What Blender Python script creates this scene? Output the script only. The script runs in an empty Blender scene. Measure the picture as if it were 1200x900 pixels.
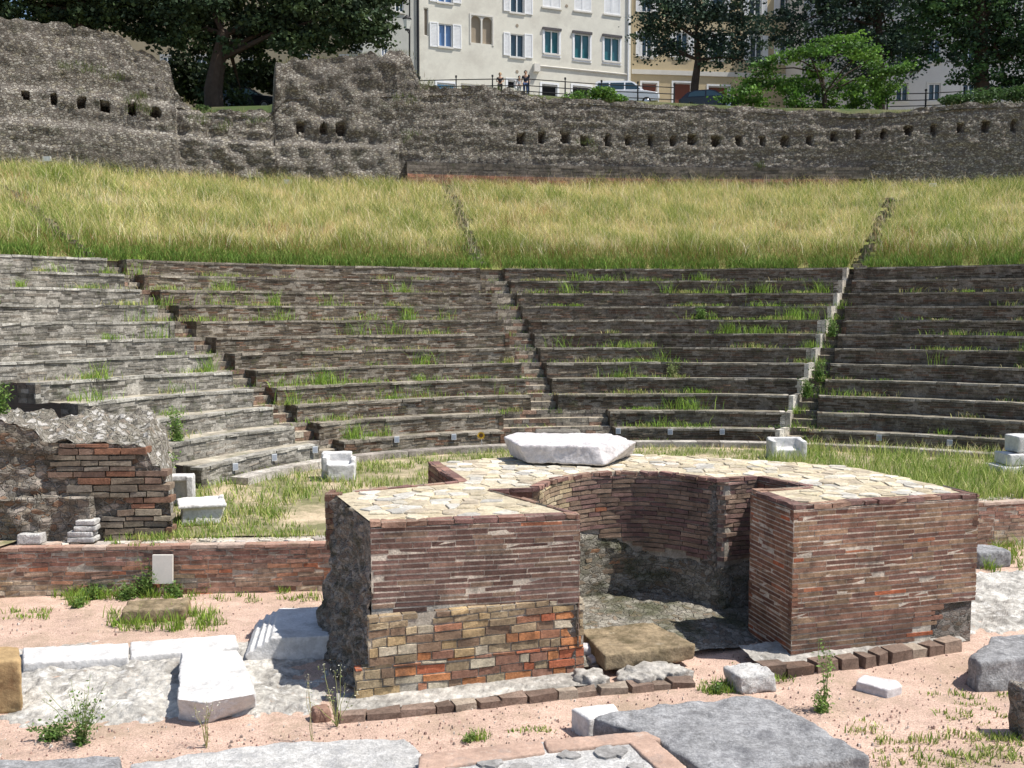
import bpy, bmesh, math, random
import numpy as np
from mathutils import Vector, noise as mn
from mathutils.geometry import intersect_line_line_2d
random.seed(7); rng = np.random.default_rng(7)
scene = bpy.context.scene
COL = scene.collection
rad = math.radians

# ------------------------------------------------------------------ camera model (metres; camera above the origin, looking along +Y)
F, CAMH, PITCH = 1167.0, 4.13, math.atan(85/1167)
CP, SP = math.cos(PITCH), math.sin(PITCH)
def _ray(px, py):
    b = (450-py)/F
    return (px-600)/F, CP+b*SP, -SP+b*CP
def at(px, py, z):                       # photo pixel -> point on the level z
    dx, dy, dz = _ray(px, py); t = (z-CAMH)/dz
    return Vector((dx*t, dy*t, z))
def atY(px, py, Y):                      # photo pixel -> point at distance Y
    dx, dy, dz = _ray(px, py); t = Y/dy
    return Vector((dx*t, Y, CAMH+dz*t))
def pxx(x, y, z):
    return 600+F*x/(y*CP-(z-CAMH)*SP)

# ------------------------------------------------------------------ object helpers
def tag(o, label=None, cat=None, group=None, kind=None):
    if label: o['label'] = label
    if cat: o['category'] = cat
    if group: o['group'] = group
    if kind: o['kind'] = kind
    return o
def empty(name, loc, label, cat, group=None):
    o = bpy.data.objects.new(name, None); COL.objects.link(o); o.location = loc; o.empty_display_size = .2
    return tag(o, label, cat, group)
def world_loc(o):
    v = Vector(o.location)
    while o.parent: o = o.parent; v += Vector(o.location)
    return v
def link(name, me, parent=None):
    o = bpy.data.objects.new(name, me); COL.objects.link(o)
    if parent: o.parent = parent
    return o
def np_mesh(name, V, loops, starts, mats, cols=None, smooth=False, midx=None, parent=None, org=None):
    V = np.asarray(V, dtype=np.float32).reshape(-1, 3)
    if parent is not None: V = V-np.array(world_loc(parent), dtype=np.float32)
    elif org is not None: V = V-np.array(org, dtype=np.float32)
    me = bpy.data.meshes.new(name)
    me.vertices.add(len(V)); me.vertices.foreach_set('co', V.ravel())
    me.loops.add(len(loops)); me.loops.foreach_set('vertex_index', np.asarray(loops, dtype=np.int32))
    me.polygons.add(len(starts)); me.polygons.foreach_set('loop_start', np.asarray(starts, dtype=np.int32))
    if midx is not None: me.polygons.foreach_set('material_index', np.asarray(midx, dtype=np.int32))
    me.update(calc_edges=True)
    me.polygons.foreach_set('use_smooth', np.full(len(starts), bool(smooth)))
    if cols is not None:
        a = me.attributes.new('Col', 'FLOAT_COLOR', 'CORNER')
        tot = np.diff(np.append(np.asarray(starts), len(loops)))
        c = np.ones((len(starts), 4), dtype=np.float32); c[:, :3] = cols
        a.data.foreach_set('color', np.repeat(c, tot, axis=0).ravel())
    for m in (mats if isinstance(mats, (list, tuple)) else [mats]): me.materials.append(m)
    me.validate()
    o = link(name, me, parent)
    if parent is None and org is not None: o.location = org
    return o
class MB:
    def __init__(s): s.v = []; s.f = []; s.c = []; s.m = []
    def face(s, pts, c=(.5, .5, .5), m=0):
        n = len(s.v); s.v += [tuple(p) for p in pts]; s.f.append(list(range(n, n+len(pts)))); s.c.append(c); s.m.append(m)
    def faces(s, pts, fl, c=(.5, .5, .5), m=0):
        n = len(s.v); s.v += [tuple(p) for p in pts]
        for f in fl: s.f.append([n+i for i in f]); s.c.append(c); s.m.append(m)
    def hexa(s, p, c=(.5, .5, .5), m=0):         # 8 corners: 4 below (ccw), 4 above
        s.faces(p, [(3, 2, 1, 0), (4, 5, 6, 7), (0, 1, 5, 4), (1, 2, 6, 5), (2, 3, 7, 6), (3, 0, 4, 7)], c, m)
    def box(s, cx, cy, cz, sx, sy, sz, rz=0, c=(.5, .5, .5), m=0):
        ca, sa = math.cos(rz), math.sin(rz); P = []
        for dz in (-.5, .5):
            for dx, dy in ((-.5, -.5), (.5, -.5), (.5, .5), (-.5, .5)):
                x, y = dx*sx, dy*sy; P.append((cx+x*ca-y*sa, cy+x*sa+y*ca, cz+dz*sz))
        s.hexa(P, c, m)
    def tube(s, pts, rs, seg=6, c=(.5, .5, .5), cap=True):
        pts = [Vector(p) for p in pts]; n0 = len(s.v); k = len(pts)
        for i, p in enumerate(pts):
            d = (pts[min(i+1, k-1)]-pts[max(i-1, 0)]).normalized()
            a = d.orthogonal().normalized() if abs(d.z) < .9 else Vector((1, 0, 0)).cross(d).normalized()
            b = d.cross(a); r = rs[i] if hasattr(rs, '__len__') else rs
            for j in range(seg):
                t = 2*math.pi*j/seg; s.v.append(tuple(p+a*math.cos(t)*r+b*math.sin(t)*r))
        for i in range(k-1):
            for j in range(seg):
                q = n0+i*seg; s.f.append([q+j, q+(j+1) % seg, q+seg+(j+1) % seg, q+seg+j]); s.c.append(c); s.m.append(0)
        if cap:
            s.f.append([n0+j for j in range(seg)][::-1]); s.c.append(c); s.m.append(0)
            s.f.append([n0+(k-1)*seg+j for j in range(seg)]); s.c.append(c); s.m.append(0)
    def prism(s, poly, z0, z1, c=(.5, .5, .5), m=0):
        n = len(poly); P = [(p[0], p[1], z0) for p in poly]+[(p[0], p[1], z1) for p in poly]
        s.faces(P, [tuple(range(n))[::-1], tuple(range(n, 2*n))]+[(i, (i+1) % n, n+(i+1) % n, n+i) for i in range(n)], c, m)
    def grid(s, P, nu, nv, cf, m=0):              # P(i,j) -> point, cf(i,j) -> colour of a cell
        n = len(s.v)
        for j in range(nv+1):
            for i in range(nu+1): s.v.append(tuple(P(i, j)))
        for j in range(nv):
            for i in range(nu):
                a = n+j*(nu+1)+i; s.f.append([a, a+1, a+nu+2, a+nu+1]); s.c.append(cf(i, j)); s.m.append(m)
    def build(s, name, mats, parent=None, smooth=False, org=None):
        loops = [i for f in s.f for i in f]; st = np.cumsum([0]+[len(f) for f in s.f[:-1]])
        return np_mesh(name, np.array(s.v), loops, st, mats, np.array(s.c, dtype=np.float32), smooth, s.m, parent, org)

# ------------------------------------------------------------------ materials
def nodes_of(m):
    m.use_nodes = True; nt = m.node_tree
    return nt, nt.nodes, nt.links, nt.nodes['Principled BSDF']
def material(name, col=None, var=.25, vs=3.0, stain=None, bump=.3, bs=40.0, rough=.9, spec=.15, fine=.12, stain2=None, speck=None, mid=None):
    """col None -> per-face colour 'Col'; broad and fine noise vary its value; stains are blotches of another colour"""
    m = bpy.data.materials.new(name); nt, N, L, bsdf = nodes_of(m)
    tc = N.new('ShaderNodeTexCoord'); co = tc.outputs['Object']
    if col is None:
        a = N.new('ShaderNodeAttribute'); a.attribute_name = 'Col'; c = a.outputs['Color']
    else:
        a = N.new('ShaderNodeRGB'); a.outputs[0].default_value = (*col, 1); c = a.outputs[0]
    def nz(scale, det=4, ro=.6, off=0):
        t = N.new('ShaderNodeTexNoise'); t.inputs['Scale'].default_value = scale; t.inputs['Detail'].default_value = det
        t.inputs['Roughness'].default_value = ro
        if off:
            mp = N.new('ShaderNodeMapping'); mp.inputs['Location'].default_value = (off, off*.7, off*.3); L.new(co, mp.inputs[0]); L.new(mp.outputs[0], t.inputs['Vector'])
        else: L.new(co, t.inputs['Vector'])
        return t.outputs['Fac']
    def mulnoise(c, scale, amt, off):
        r = N.new('ShaderNodeMapRange'); r.inputs[1].default_value = .25; r.inputs[2].default_value = .75
        r.inputs[3].default_value = 1-amt; r.inputs[4].default_value = 1+amt; L.new(nz(scale, 5, .65, off), r.inputs[0])
        x = N.new('ShaderNodeMix'); x.data_type = 'RGBA'; x.blend_type = 'MULTIPLY'; x.inputs[0].default_value = 1
        L.new(c, x.inputs[6]); L.new(r.outputs[0], x.inputs[7]); return x.outputs[2]
    def blotch(c, st, off):
        sc, scol, lo, hi, amt = st
        r = N.new('ShaderNodeMapRange'); r.inputs[1].default_value = lo; r.inputs[2].default_value = hi
        r.inputs[3].default_value = 0; r.inputs[4].default_value = amt; L.new(nz(sc, 6, .7, off), r.inputs[0])
        x = N.new('ShaderNodeMix'); x.data_type = 'RGBA'; L.new(r.outputs[0], x.inputs[0]); L.new(c, x.inputs[6])
        x.inputs[7].default_value = (*scol, 1); return x.outputs[2]
    c = mulnoise(c, vs, var, 3.1); c = mulnoise(c, bs*.8, fine, 9.7)
    if mid: c = mulnoise(c, mid[0], mid[1], 27.7)
    if stain: c = blotch(c, stain, 17.3)
    if stain2: c = blotch(c, stain2, 41.9)
    if speck: c = blotch(c, speck, 63.1)
    L.new(c, bsdf.inputs['Base Color']); bsdf.inputs['Roughness'].default_value = rough; bsdf.inputs['Specular IOR Level'].default_value = spec
    if bump:
        b = N.new('ShaderNodeBump'); b.inputs['Strength'].default_value = bump; b.inputs['Distance'].default_value = .03
        L.new(nz(bs, 6, .7, 5.5), b.inputs['Height']); L.new(b.outputs[0], bsdf.inputs['Normal'])
    return m
def rubble(name, ramp, scale=7.0, mortar=(.3, .27, .23), edge=.09, bump=.7, stain=None, stain2=None, squash=1.6, big=None):
    """stones of many tints set in mortar: voronoi cells"""
    m = bpy.data.materials.new(name); nt, N, L, bsdf = nodes_of(m)
    tc = N.new('ShaderNodeTexCoord'); mp = N.new('ShaderNodeMapping'); mp.inputs['Scale'].default_value = (1, 1, squash)
    L.new(tc.outputs['Object'], mp.inputs[0])
    nz = N.new('ShaderNodeTexNoise'); nz.inputs['Scale'].default_value = scale*.9; L.new(mp.outputs[0], nz.inputs['Vector'])
    ad = N.new('ShaderNodeVectorMath'); ad.operation = 'MULTIPLY_ADD'; ad.inputs[1].default_value = (.14,)*3
    L.new(nz.outputs['Color'], ad.inputs[0]); L.new(mp.outputs[0], ad.inputs[2])
    v = N.new('ShaderNodeTexVoronoi'); v.inputs['Scale'].default_value = scale; L.new(ad.outputs[0], v.inputs['Vector'])
    d = N.new('ShaderNodeTexVoronoi'); d.feature = 'DISTANCE_TO_EDGE'; d.inputs['Scale'].default_value = scale; L.new(ad.outputs[0], d.inputs['Vector'])
    sep = N.new('ShaderNodeSeparateColor'); L.new(v.outputs['Color'], sep.inputs[0])
    cr = N.new('ShaderNodeValToRGB'); cr.color_ramp.interpolation = 'CONSTANT'; el = cr.color_ramp.elements
    while len(el) < len(ramp): el.new(.5)
    for i, cc in enumerate(ramp): el[i].position = i/len(ramp); el[i].color = (*cc, 1)
    L.new(sep.outputs[0], cr.inputs[0])
    mr = N.new('ShaderNodeMapRange'); mr.inputs[1].default_value = edge*.35; mr.inputs[2].default_value = edge; L.new(d.outputs['Distance'], mr.inputs[0])
    x = N.new('ShaderNodeMix'); x.data_type = 'RGBA'; L.new(mr.outputs[0], x.inputs[0]); x.inputs[6].default_value = (*mortar, 1); L.new(cr.outputs[0], x.inputs[7])
    c = x.outputs[2]
    for k, st in enumerate((stain, stain2)):
        if not st: continue
        sc, scol, lo, hi, amt = st
        t = N.new('ShaderNodeTexNoise'); t.inputs['Scale'].default_value = sc; t.inputs['Detail'].default_value = 6; t.inputs['Roughness'].default_value = .68
        m2 = N.new('ShaderNodeMapping'); m2.inputs['Location'].default_value = (11*k+3, 7, 5); m2.inputs['Scale'].default_value = (.7, .7, 2.0); L.new(tc.outputs['Object'], m2.inputs[0]); L.new(m2.outputs[0], t.inputs['Vector'])
        r = N.new('ShaderNodeMapRange'); r.inputs[1].default_value = lo; r.inputs[2].default_value = hi; r.inputs[4].default_value = amt; L.new(t.outputs['Fac'], r.inputs[0])
        y = N.new('ShaderNodeMix'); y.data_type = 'RGBA'; L.new(r.outputs[0], y.inputs[0]); L.new(c, y.inputs[6]); y.inputs[7].default_value = (*scol, 1); c = y.outputs[2]
    fn = N.new('ShaderNodeTexNoise'); fn.inputs['Scale'].default_value = scale*6; fn.inputs['Detail'].default_value = 5; L.new(tc.outputs['Object'], fn.inputs['Vector'])
    fr = N.new('ShaderNodeMapRange'); fr.inputs[1].default_value = .3; fr.inputs[2].default_value = .7; fr.inputs[3].default_value = .65; fr.inputs[4].default_value = 1.3; L.new(fn.outputs['Fac'], fr.inputs[0])
    y = N.new('ShaderNodeMix'); y.data_type = 'RGBA'; y.blend_type = 'MULTIPLY'; y.inputs[0].default_value = 1; L.new(c, y.inputs[6]); L.new(fr.outputs[0], y.inputs[7])
    L.new(y.outputs[2], bsdf.inputs['Base Color']); bsdf.inputs['Roughness'].default_value = .95; bsdf.inputs['Specular IOR Level'].default_value = .1
    hm = N.new('ShaderNodeMath'); hm.operation = 'MULTIPLY_ADD'; hm.inputs[1].default_value = .35; L.new(fn.outputs['Fac'], hm.inputs[0]); L.new(mr.outputs[0], hm.inputs[2])
    b = N.new('ShaderNodeBump'); b.inputs['Strength'].default_value = bump; b.inputs['Distance'].default_value = .05
    L.new(hm.outputs[0], b.inputs['Height']); L.new(b.outputs[0], bsdf.inputs['Normal'])
    return m
def leafmat(name, trans=.35, rough=.6):
    m = bpy.data.materials.new(name); nt, N, L, bsdf = nodes_of(m)
    a = N.new('ShaderNodeAttribute'); a.attribute_name = 'Col'; L.new(a.outputs['Color'], bsdf.inputs['Base Color'])
    bsdf.inputs['Roughness'].default_value = rough; bsdf.inputs['Specular IOR Level'].default_value = .25
    t = N.new('ShaderNodeBsdfTranslucent'); L.new(a.outputs['Color'], t.inputs['Color'])
    mx = N.new('ShaderNodeMixShader'); mx.inputs[0].default_value = trans
    L.new(bsdf.outputs[0], mx.inputs[1]); L.new(t.outputs[0], mx.inputs[2]); L.new(mx.outputs[0], N['Material Output'].inputs['Surface'])
    return m
def plain(name, col, rough=.6, metal=0, spec=.4, var=.08):
    m = material(name, col, var=var, vs=2.0, bump=.05, bs=30, rough=rough, spec=spec, fine=.05)
    m.node_tree.nodes['Principled BSDF'].inputs['Metallic'].default_value = metal; return m

M = {}
M['brick'] = material('ruin_brick', None, var=.28, vs=1.6, bump=.6, bs=45, fine=.35, mid=(9, .35), speck=(22, (.42, .38, .33), .62, .74, .45), stain=(1.8, (.06, .05, .042), .5, .7, .6), stain2=(5, (.42, .38, .33), .63, .78, .3))
M['seat'] = material('weathered_seat_brick', None, var=.4, vs=.9, bump=.7, bs=35, fine=.5, mid=(7, .5), stain=(1.3, (.035, .032, .027), .5, .72, .6), stain2=(6, (.36, .34, .30), .6, .74, .55), speck=(2.7, (.07, .085, .035), .57, .72, .6))
M['tread'] = material('seat_tread', None, var=.3, vs=1.5, bump=.6, bs=30, fine=.3, stain=(2.0, (.10, .10, .05), .52, .68, .7), stain2=(4, (.12, .10, .08), .58, .7, .5))
M['flag'] = material('flagstone', None, var=.22, vs=2.5, bump=.6, bs=28, fine=.28, mid=(8, .25), speck=(16, (.25, .2, .14), .62, .72, .5), stain=(3.5, (.22, .17, .10), .56, .7, .6), stain2=(7, (.62, .60, .55), .6, .72, .5))
M['rub_dark'] = rubble('rubble_core', [(.16, .13, .11), (.24, .21, .18), (.11, .10, .085), (.28, .25, .22), (.18, .14, .11)], 9, (.25, .235, .21), .1, .9, (1.6, (.045, .048, .03), .5, .66, .75), (3, (.36, .35, .33), .58, .7, .6))
M['rub_wall'] = rubble('ruined_wall_stone', [(.28, .262, .228), (.34, .32, .28), (.19, .178, .155), (.385, .365, .32), (.22, .205, .18), (.29, .265, .21), (.15, .14, .125)], 7.0, (.16, .135, .115), .12, 1.0, (.22, (.10, .09, .078), .48, .62, .45), (1.1, (.075, .085, .045), .58, .72, .6), 1.7)
M['rub_pale'] = material('pale_mortar_floor', (.44, .42, .385), var=.35, vs=1.3, bump=1, bs=18, fine=.35, mid=(6, .4), stain=(2.2, (.20, .185, .165), .5, .64, .8), stain2=(4.5, (.68, .67, .65), .55, .68, .8), speck=(7, (.36, .25, .18), .62, .7, .6))
M['rub_top'] = material('grey_rubble_top', (.36, .34, .31), var=.35, vs=1.5, bump=1, bs=12, fine=.35, mid=(6, .45), stain=(2, (.14, .13, .11), .5, .66, .7), stain2=(6, (.58, .56, .53), .57, .7, .7))
M['rub_pile'] = rubble('pale_rubble_top', [(.27, .25, .22), (.36, .34, .31), (.20, .18, .155), (.42, .40, .37), (.25, .21, .17), (.15, .135, .115)], 6.5, (.26, .24, .2), .12, 1.0, (1.5, (.13, .12, .09), .5, .66, .65), None, 1.2)
M['rub_niche'] = rubble('niche_rubble', [(.22, .20, .165), (.28, .26, .22), (.16, .145, .12), (.31, .29, .25), (.20, .16, .12)], 8, (.26, .24, .205), .1, .9, (1.6, (.06, .068, .035), .47, .62, .75), (1.1, (.40, .385, .36), .56, .7, .65))
M['cobble'] = material('reddish_cobble', (.26, .16, .12), var=.25, vs=4, bump=.5, bs=25, fine=.2)
M['rub_left'] = rubble('old_wall_rubble', [(.21, .18, .15), (.27, .23, .18), (.14, .125, .105), (.32, .28, .24), (.2, .13, .09)], 6, (.24, .22, .19), .11, .95, (1.1, (.06, .055, .04), .48, .63, .75), (2.2, (.40, .38, .34), .6, .72, .6))
M['marble'] = material('white_marble', (.61, .60, .59), var=.18, vs=2, bump=.6, bs=26, fine=.14, rough=.75, mid=(7, .12), stain=(2.6, (.34, .33, .32), .5, .66, .6), stain2=(9, (.42, .39, .34), .58, .7, .6), speck=(24, (.25, .25, .25), .62, .7, .5))
M['marble_pink'] = material('pale_rough_marble', (.56, .53, .53), var=.12, vs=2.5, bump=.6, bs=20, fine=.2, rough=.8, mid=(9, .18), stain=(4, (.36, .34, .34), .52, .66, .6), speck=(20, (.28, .27, .27), .6, .7, .5))
M['grey_slab'] = material('grey_limestone', (.29, .29, .295), var=.3, vs=1.8, bump=1, bs=34, fine=.45, rough=.9, mid=(9, .4), stain=(2.6, (.13, .13, .14), .5, .66, .7), stain2=(6, (.42, .42, .42), .57, .7, .6), speck=(18, (.12, .12, .13), .62, .7, .6))
M['pale_slab'] = material('pale_limestone', (.50, .49, .475), var=.25, vs=2.0, bump=1, bs=34, fine=.35, rough=.9, mid=(9, .3), stain=(3.5, (.33, .33, .34), .52, .66, .7), stain2=(11, (.22, .22, .23), .6, .7, .7))
M['moss_stone'] = material('brown_mossy_stone', (.27, .21, .135), var=.3, vs=3, bump=.8, bs=22, fine=.3, mid=(7, .3), stain=(2.5, (.08, .065, .035), .46, .64, .8), stain2=(6, (.42, .38, .3), .6, .72, .5))
M['brown_stone'] = material('brown_sandstone', (.36, .25, .13), var=.25, vs=3, bump=.5, bs=25, fine=.2, stain=(3, (.2, .1, .05), .52, .68, .7))
M['gravel'] = material('pink_gravel', (.57, .41, .33), var=.14, vs=.9, bump=.9, bs=55, fine=.5, rough=1, spec=.05, mid=(3, .22), stain=(.9, (.36, .28, .2), .5, .66, .7), stain2=(38, (.26, .17, .14), .6, .7, .75), speck=(50, (.75, .66, .6), .62, .7, .8))
M['pebble'] = material('pebble', None, var=.15, vs=5, bump=.3, bs=40)
M['terrace'] = material('dry_terrace_earth', (.46, .37, .26), var=.25, vs=1.2, bump=.8, bs=18, fine=.3, rough=1, stain=(.6, (.13, .14, .06), .42, .58, .85), stain2=(3, (.2, .18, .1), .5, .64, .6))
M['bank'] = material('grassy_bank_earth', (.24, .22, .09), var=.3, vs=.6, bump=.6, bs=8, fine=.3, rough=1, stain=(.5, (.15, .18, .05), .45, .6, .7))
M['hill'] = material('hill_earth', (.10, .10, .05), var=.3, vs=.3, bump=.5, bs=4, fine=.3, rough=1, stain=(.4, (.04, .07, .02), .45, .6, .8))
M['street'] = material('street_paving', (.3, .29, .27), var=.15, vs=.5, bump=.2, bs=12)
M['grass'] = leafmat('grass_blades', .3, .7); M['leaf'] = leafmat('leaves', .3); M['dark_leaf'] = leafmat('dark_leaves', .12, .75)
M['bark'] = material('bark', (.06, .045, .035), var=.3, vs=4, bump=.8, bs=20)
M['stem'] = leafmat('plant_stems', .1)
M['plaster'] = material('cream_plaster', (.66, .64, .56), var=.08, vs=.35, bump=.12, bs=10, fine=.04, rough=.9, stain=(.5, (.50, .47, .41), .5, .68, .6), mid=(1.8, .06))
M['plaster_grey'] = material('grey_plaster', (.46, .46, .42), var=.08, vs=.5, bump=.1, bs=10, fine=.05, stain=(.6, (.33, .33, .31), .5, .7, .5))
M['plaster_ochre'] = material('ochre_plaster', (.52, .43, .28), var=.08, vs=.4, bump=.1, bs=10, fine=.05, stain=(.5, (.42, .33, .2), .5, .7, .5))
M['plaster_white'] = material('white_plaster', (.62, .60, .57), var=.06, vs=.5, bump=.1, bs=10, fine=.04)
M['white'] = plain('white_paint', (.78, .79, .8), .5); M['trim'] = plain('stone_trim', (.62, .6, .55), .8)
M['dark_trim'] = plain('dark_lintel', (.08, .075, .08), .8); M['iron'] = plain('black_iron', (.02, .02, .022), .5, .3)
M['glass'] = plain('window_glass', (.03, .06, .08), .08, 0, .6); M['glass_teal'] = plain('teal_window_glass', (.03, .13, .15), .1, 0, .6)
M['glass_blue'] = plain('curtained_window_glass', (.12, .22, .42), .12, 0, .5)
M['blind'] = plain('blocked_window', (.30, .25, .19), .9); M['dark'] = plain('dark_interior', (.02, .02, .022), .9, 0, .1)
M['blue'] = plain('blue_awning', (.12, .3, .5), .6); M['door'] = plain('red_brown_door', (.16, .05, .03), .6); M['roof'] = plain('roof_tile', (.3, .13, .08), .9)
M['car_white'] = plain('white_car_paint', (.8, .81, .84), .25, 0, .5, .01); M['car_dark'] = plain('dark_car_paint', (.012, .014, .02), .2, 0, .6, .01)
M['tyre'] = plain('tyre_rubber', (.02, .02, .02), .9); M['rim'] = plain('wheel_rim', (.5, .5, .52), .3, .8); M['lamp'] = plain('lamp_glass', (.7, .7, .65), .1, 0, .6)
M['skin'] = plain('skin', (.5, .3, .2), .6); M['hair_blond'] = plain('blond_hair', (.4, .28, .13), .7); M['hair_dark'] = plain('dark_hair', (.03, .02, .015), .7)
M['navy'] = plain('navy_shirt', (.02, .025, .05), .9); M['jeans'] = plain('blue_jeans', (.06, .1, .22), .9); M['black_top'] = plain('black_top', (.02, .02, .025), .9); M['pale_top'] = plain('pale_top', (.6, .6, .6), .9)
M['plate'] = plain('marker_plate_white', (.58, .6, .62), .5); M['ink'] = plain('marker_print_blue_grey', (.16, .2, .27), .6)
M['yellow'] = plain('yellow_petals', (.75, .45, .02), .6); M['flower_core'] = plain('flower_centre', (.12, .06, .02), .9); M['petal_white'] = plain('white_petals', (.7, .7, .62), .7)

# ------------------------------------------------------------------ masonry helpers
def lerp(a, b, t): return a+(b-a)*t
def pick(pal, j=.16):
    c = random.choice(pal); k = 1+random.uniform(-j, j); return (c[0]*k, c[1]*k, c[2]*k)
def line(a, b):
    a = Vector(a[:2]); b = Vector(b[:2]); L = (b-a).length
    return (lambda s: a+(b-a)*(s/L)), L
def polyline(pts):
    P = [Vector(p[:2]) for p in pts]; cs = [0]
    for i in range(len(P)-1): cs.append(cs[-1]+(P[i+1]-P[i]).length)
    def f(s):
        for i in range(len(P)-1):
            if s <= cs[i+1] or i == len(P)-2: return P[i].lerp(P[i+1], (s-cs[i])/max(1e-6, cs[i+1]-cs[i]))
    return f, cs[-1]
def catmull(pts, n=8):
    P = [Vector(p[:2]) for p in pts]; out = []
    for i in range(len(P)-1):
        p0, p1, p2, p3 = P[max(i-1, 0)], P[i], P[i+1], P[min(i+2, len(P)-1)]
        for k in range(n):
            t = k/n; out.append(.5*((2*p1)+(p2-p0)*t+(2*p0-5*p1+4*p2-p3)*t*t+(3*p1-p0-3*p2+p3)*t**3))
    out.append(P[-1]); return out
def bricks(mb, path, L, z0, z1, ch, bl, colf, gap=.012, proud=(0, .014), depth=.09, mortar=(.4, .36, .31), back=.012, step=.5, ends=True, jit=.004, m=0, lean=0, backing=True, hv=.12, zf=None, gv=None):
    gv = gap if gv is None else gv
    """courses of single bricks along a path (visible side to the right of the walking direction) and the mortar behind"""
    def frame(s):
        p = path(s); q = path(min(L, s+.02)) if s < L-.02 else path(L); r = path(max(0, s-.02)) if s >= .02 else path(0)
        t = (q-r).normalized(); return p, t, Vector((t.y, -t.x))
    z = z0; row = 0
    while z < z1-ch*.35:
        h = min(ch*random.uniform(1-hv, 1+hv), z1-z)
        if z1-(z+h) < ch*.35: h = z1-z
        s = -random.uniform(0, bl[1]*.7) if ends else 0
        while s < L-.02:
            l = random.uniform(*bl); a = max(0, s+gv/2); b = min(L, s+l-gv/2); s += l
            if b-a < .03: continue
            if ends and a == 0: a = random.uniform(-.010, .016)
            if ends and b == L: b = L-random.uniform(-.010, .016)
            za_, zb_ = (zf(a, z), zf(b, z)) if zf else (0, 0)
            c = colf((a+b)/2, z+h/2, L)
            if c is None: continue
            pr = random.uniform(*proud)
            (pa, ta, na), (pb, tb, nb) = frame(a), frame(b)
            lo = z+gap/2; hi = z+h-gap/2; P = []
            J = lambda: random.uniform(-jit, jit)
            sl = random.uniform(-1, 1)*min(.006, jit*.8)
            for zz, dz in ((lo, 0), (hi, 0)):
                ln = lean*(z1-zz)
                fa = pa+na*(pr+J()+ln); fb = pb+nb*(pr+J()+ln); ba = pa-na*depth; bb = pb-nb*depth
                P += [(fa.x, fa.y, zz+J()-sl+za_), (fb.x, fb.y, zz+J()+sl+zb_), (bb.x, bb.y, zz+zb_), (ba.x, ba.y, zz+za_)]
            mb.hexa(P, c, m)
        z += h; row += 1
    if not backing: return
    n = max(1, int(L/step)); nz = max(1, int((z1-z0)/.4))
    def P(i, j):
        p, t, nn = frame(L*i/n); zz = lerp(z0, z1, j/nz); q = p-nn*back+nn*lean*(z1-zz); return (q.x, q.y, zz)
    mb.grid(P, n, nz, lambda i, j: mortar, m)
def rough_sheet(mb, P, N, nu, nv, amp, sc, c=(.4, .4, .4), m=0, seed=0, edge0=True):
    """a curved sheet P(u,v) pushed about along N by fractal noise"""
    def f(i, j):
        u, v = i/nu, j/nv; p = Vector(P(u, v)); q = p*sc+Vector((seed, seed*1.7, 0))
        d = amp*(mn.fractal(q, .9, 2.1, 4)+.5*mn.noise(q*3.1))
        return p+Vector(N)*d
    mb.grid(f, nu, nv, lambda i, j: c, m)
def clip_half(poly, px, py, nx, ny):
    out = []; n = len(poly)
    for i in range(n):
        a, b = poly[i], poly[(i+1) % n]; da = (a[0]-px)*nx+(a[1]-py)*ny; db = (b[0]-px)*nx+(b[1]-py)*ny
        if da <= 0: out.append(a)
        if da*db < 0: t = da/(da-db); out.append((a[0]+(b[0]-a[0])*t, a[1]+(b[1]-a[1])*t))
    return out
def inside(p, poly):
    r = False; n = len(poly)
    for i in range(n):
        a, b = poly[i], poly[(i+1) % n]
        if (a[1] > p[1]) != (b[1] > p[1]) and p[0] < (b[0]-a[0])*(p[1]-a[1])/(b[1]-a[1])+a[0]: r = not r
    return r
def crazy_paving(mb, poly, sp, gap, zf, h, pal, keep=lambda p: True):
    xs = [p[0] for p in poly]; ys = [p[1] for p in poly]; S = []
    y = min(ys)-sp
    while y < max(ys)+sp:
        x = min(xs)-sp
        while x < max(xs)+sp: S.append((x+random.uniform(-.42, .42)*sp, y+random.uniform(-.42, .42)*sp)); x += sp
        y += sp
    for s in S:
        if not inside(s, poly) or not keep(s): continue
        cell = [(s[0]-sp*1.6, s[1]-sp*1.6), (s[0]+sp*1.6, s[1]-sp*1.6), (s[0]+sp*1.6, s[1]+sp*1.6), (s[0]-sp*1.6, s[1]+sp*1.6)]
        for t in S:
            d = math.hypot(t[0]-s[0], t[1]-s[1])
            if 0 < d < sp*2.6:
                nx, ny = (t[0]-s[0])/d, (t[1]-s[1])/d; cell = clip_half(cell, s[0]+nx*(d/2-gap), s[1]+ny*(d/2-gap), nx, ny)
                if len(cell) < 3: break
        if len(cell) < 3 or not all(inside(c, poly) for c in cell): 
            cell = [(lerp(s[0], c[0], .8), lerp(s[1], c[1], .8)) for c in cell] if len(cell) >= 3 else cell
            if len(cell) < 3 or not all(inside(c, poly) for c in cell): continue
        zt = zf(s)+random.uniform(0, h); zb = zf(s)-.04; c = pick(pal); n = len(cell)
        tx, ty = random.uniform(-.03, .03), random.uniform(-.03, .03)
        top = [(lerp(s[0], q[0], .93), lerp(s[1], q[1], .93), zt+tx*(q[0]-s[0])+ty*(q[1]-s[1])) for q in cell]; mid = [(q[0], q[1], zt-.012) for q in cell]; bot = [(q[0], q[1], zb) for q in cell]
        mb.faces(top+mid+bot, [tuple(range(n))]+[(n+i, n+(i+1) % n, (i+1) % n, i) for i in range(n)]+[(2*n+i, 2*n+(i+1) % n, n+(i+1) % n, n+i) for i in range(n)], c)
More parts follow.
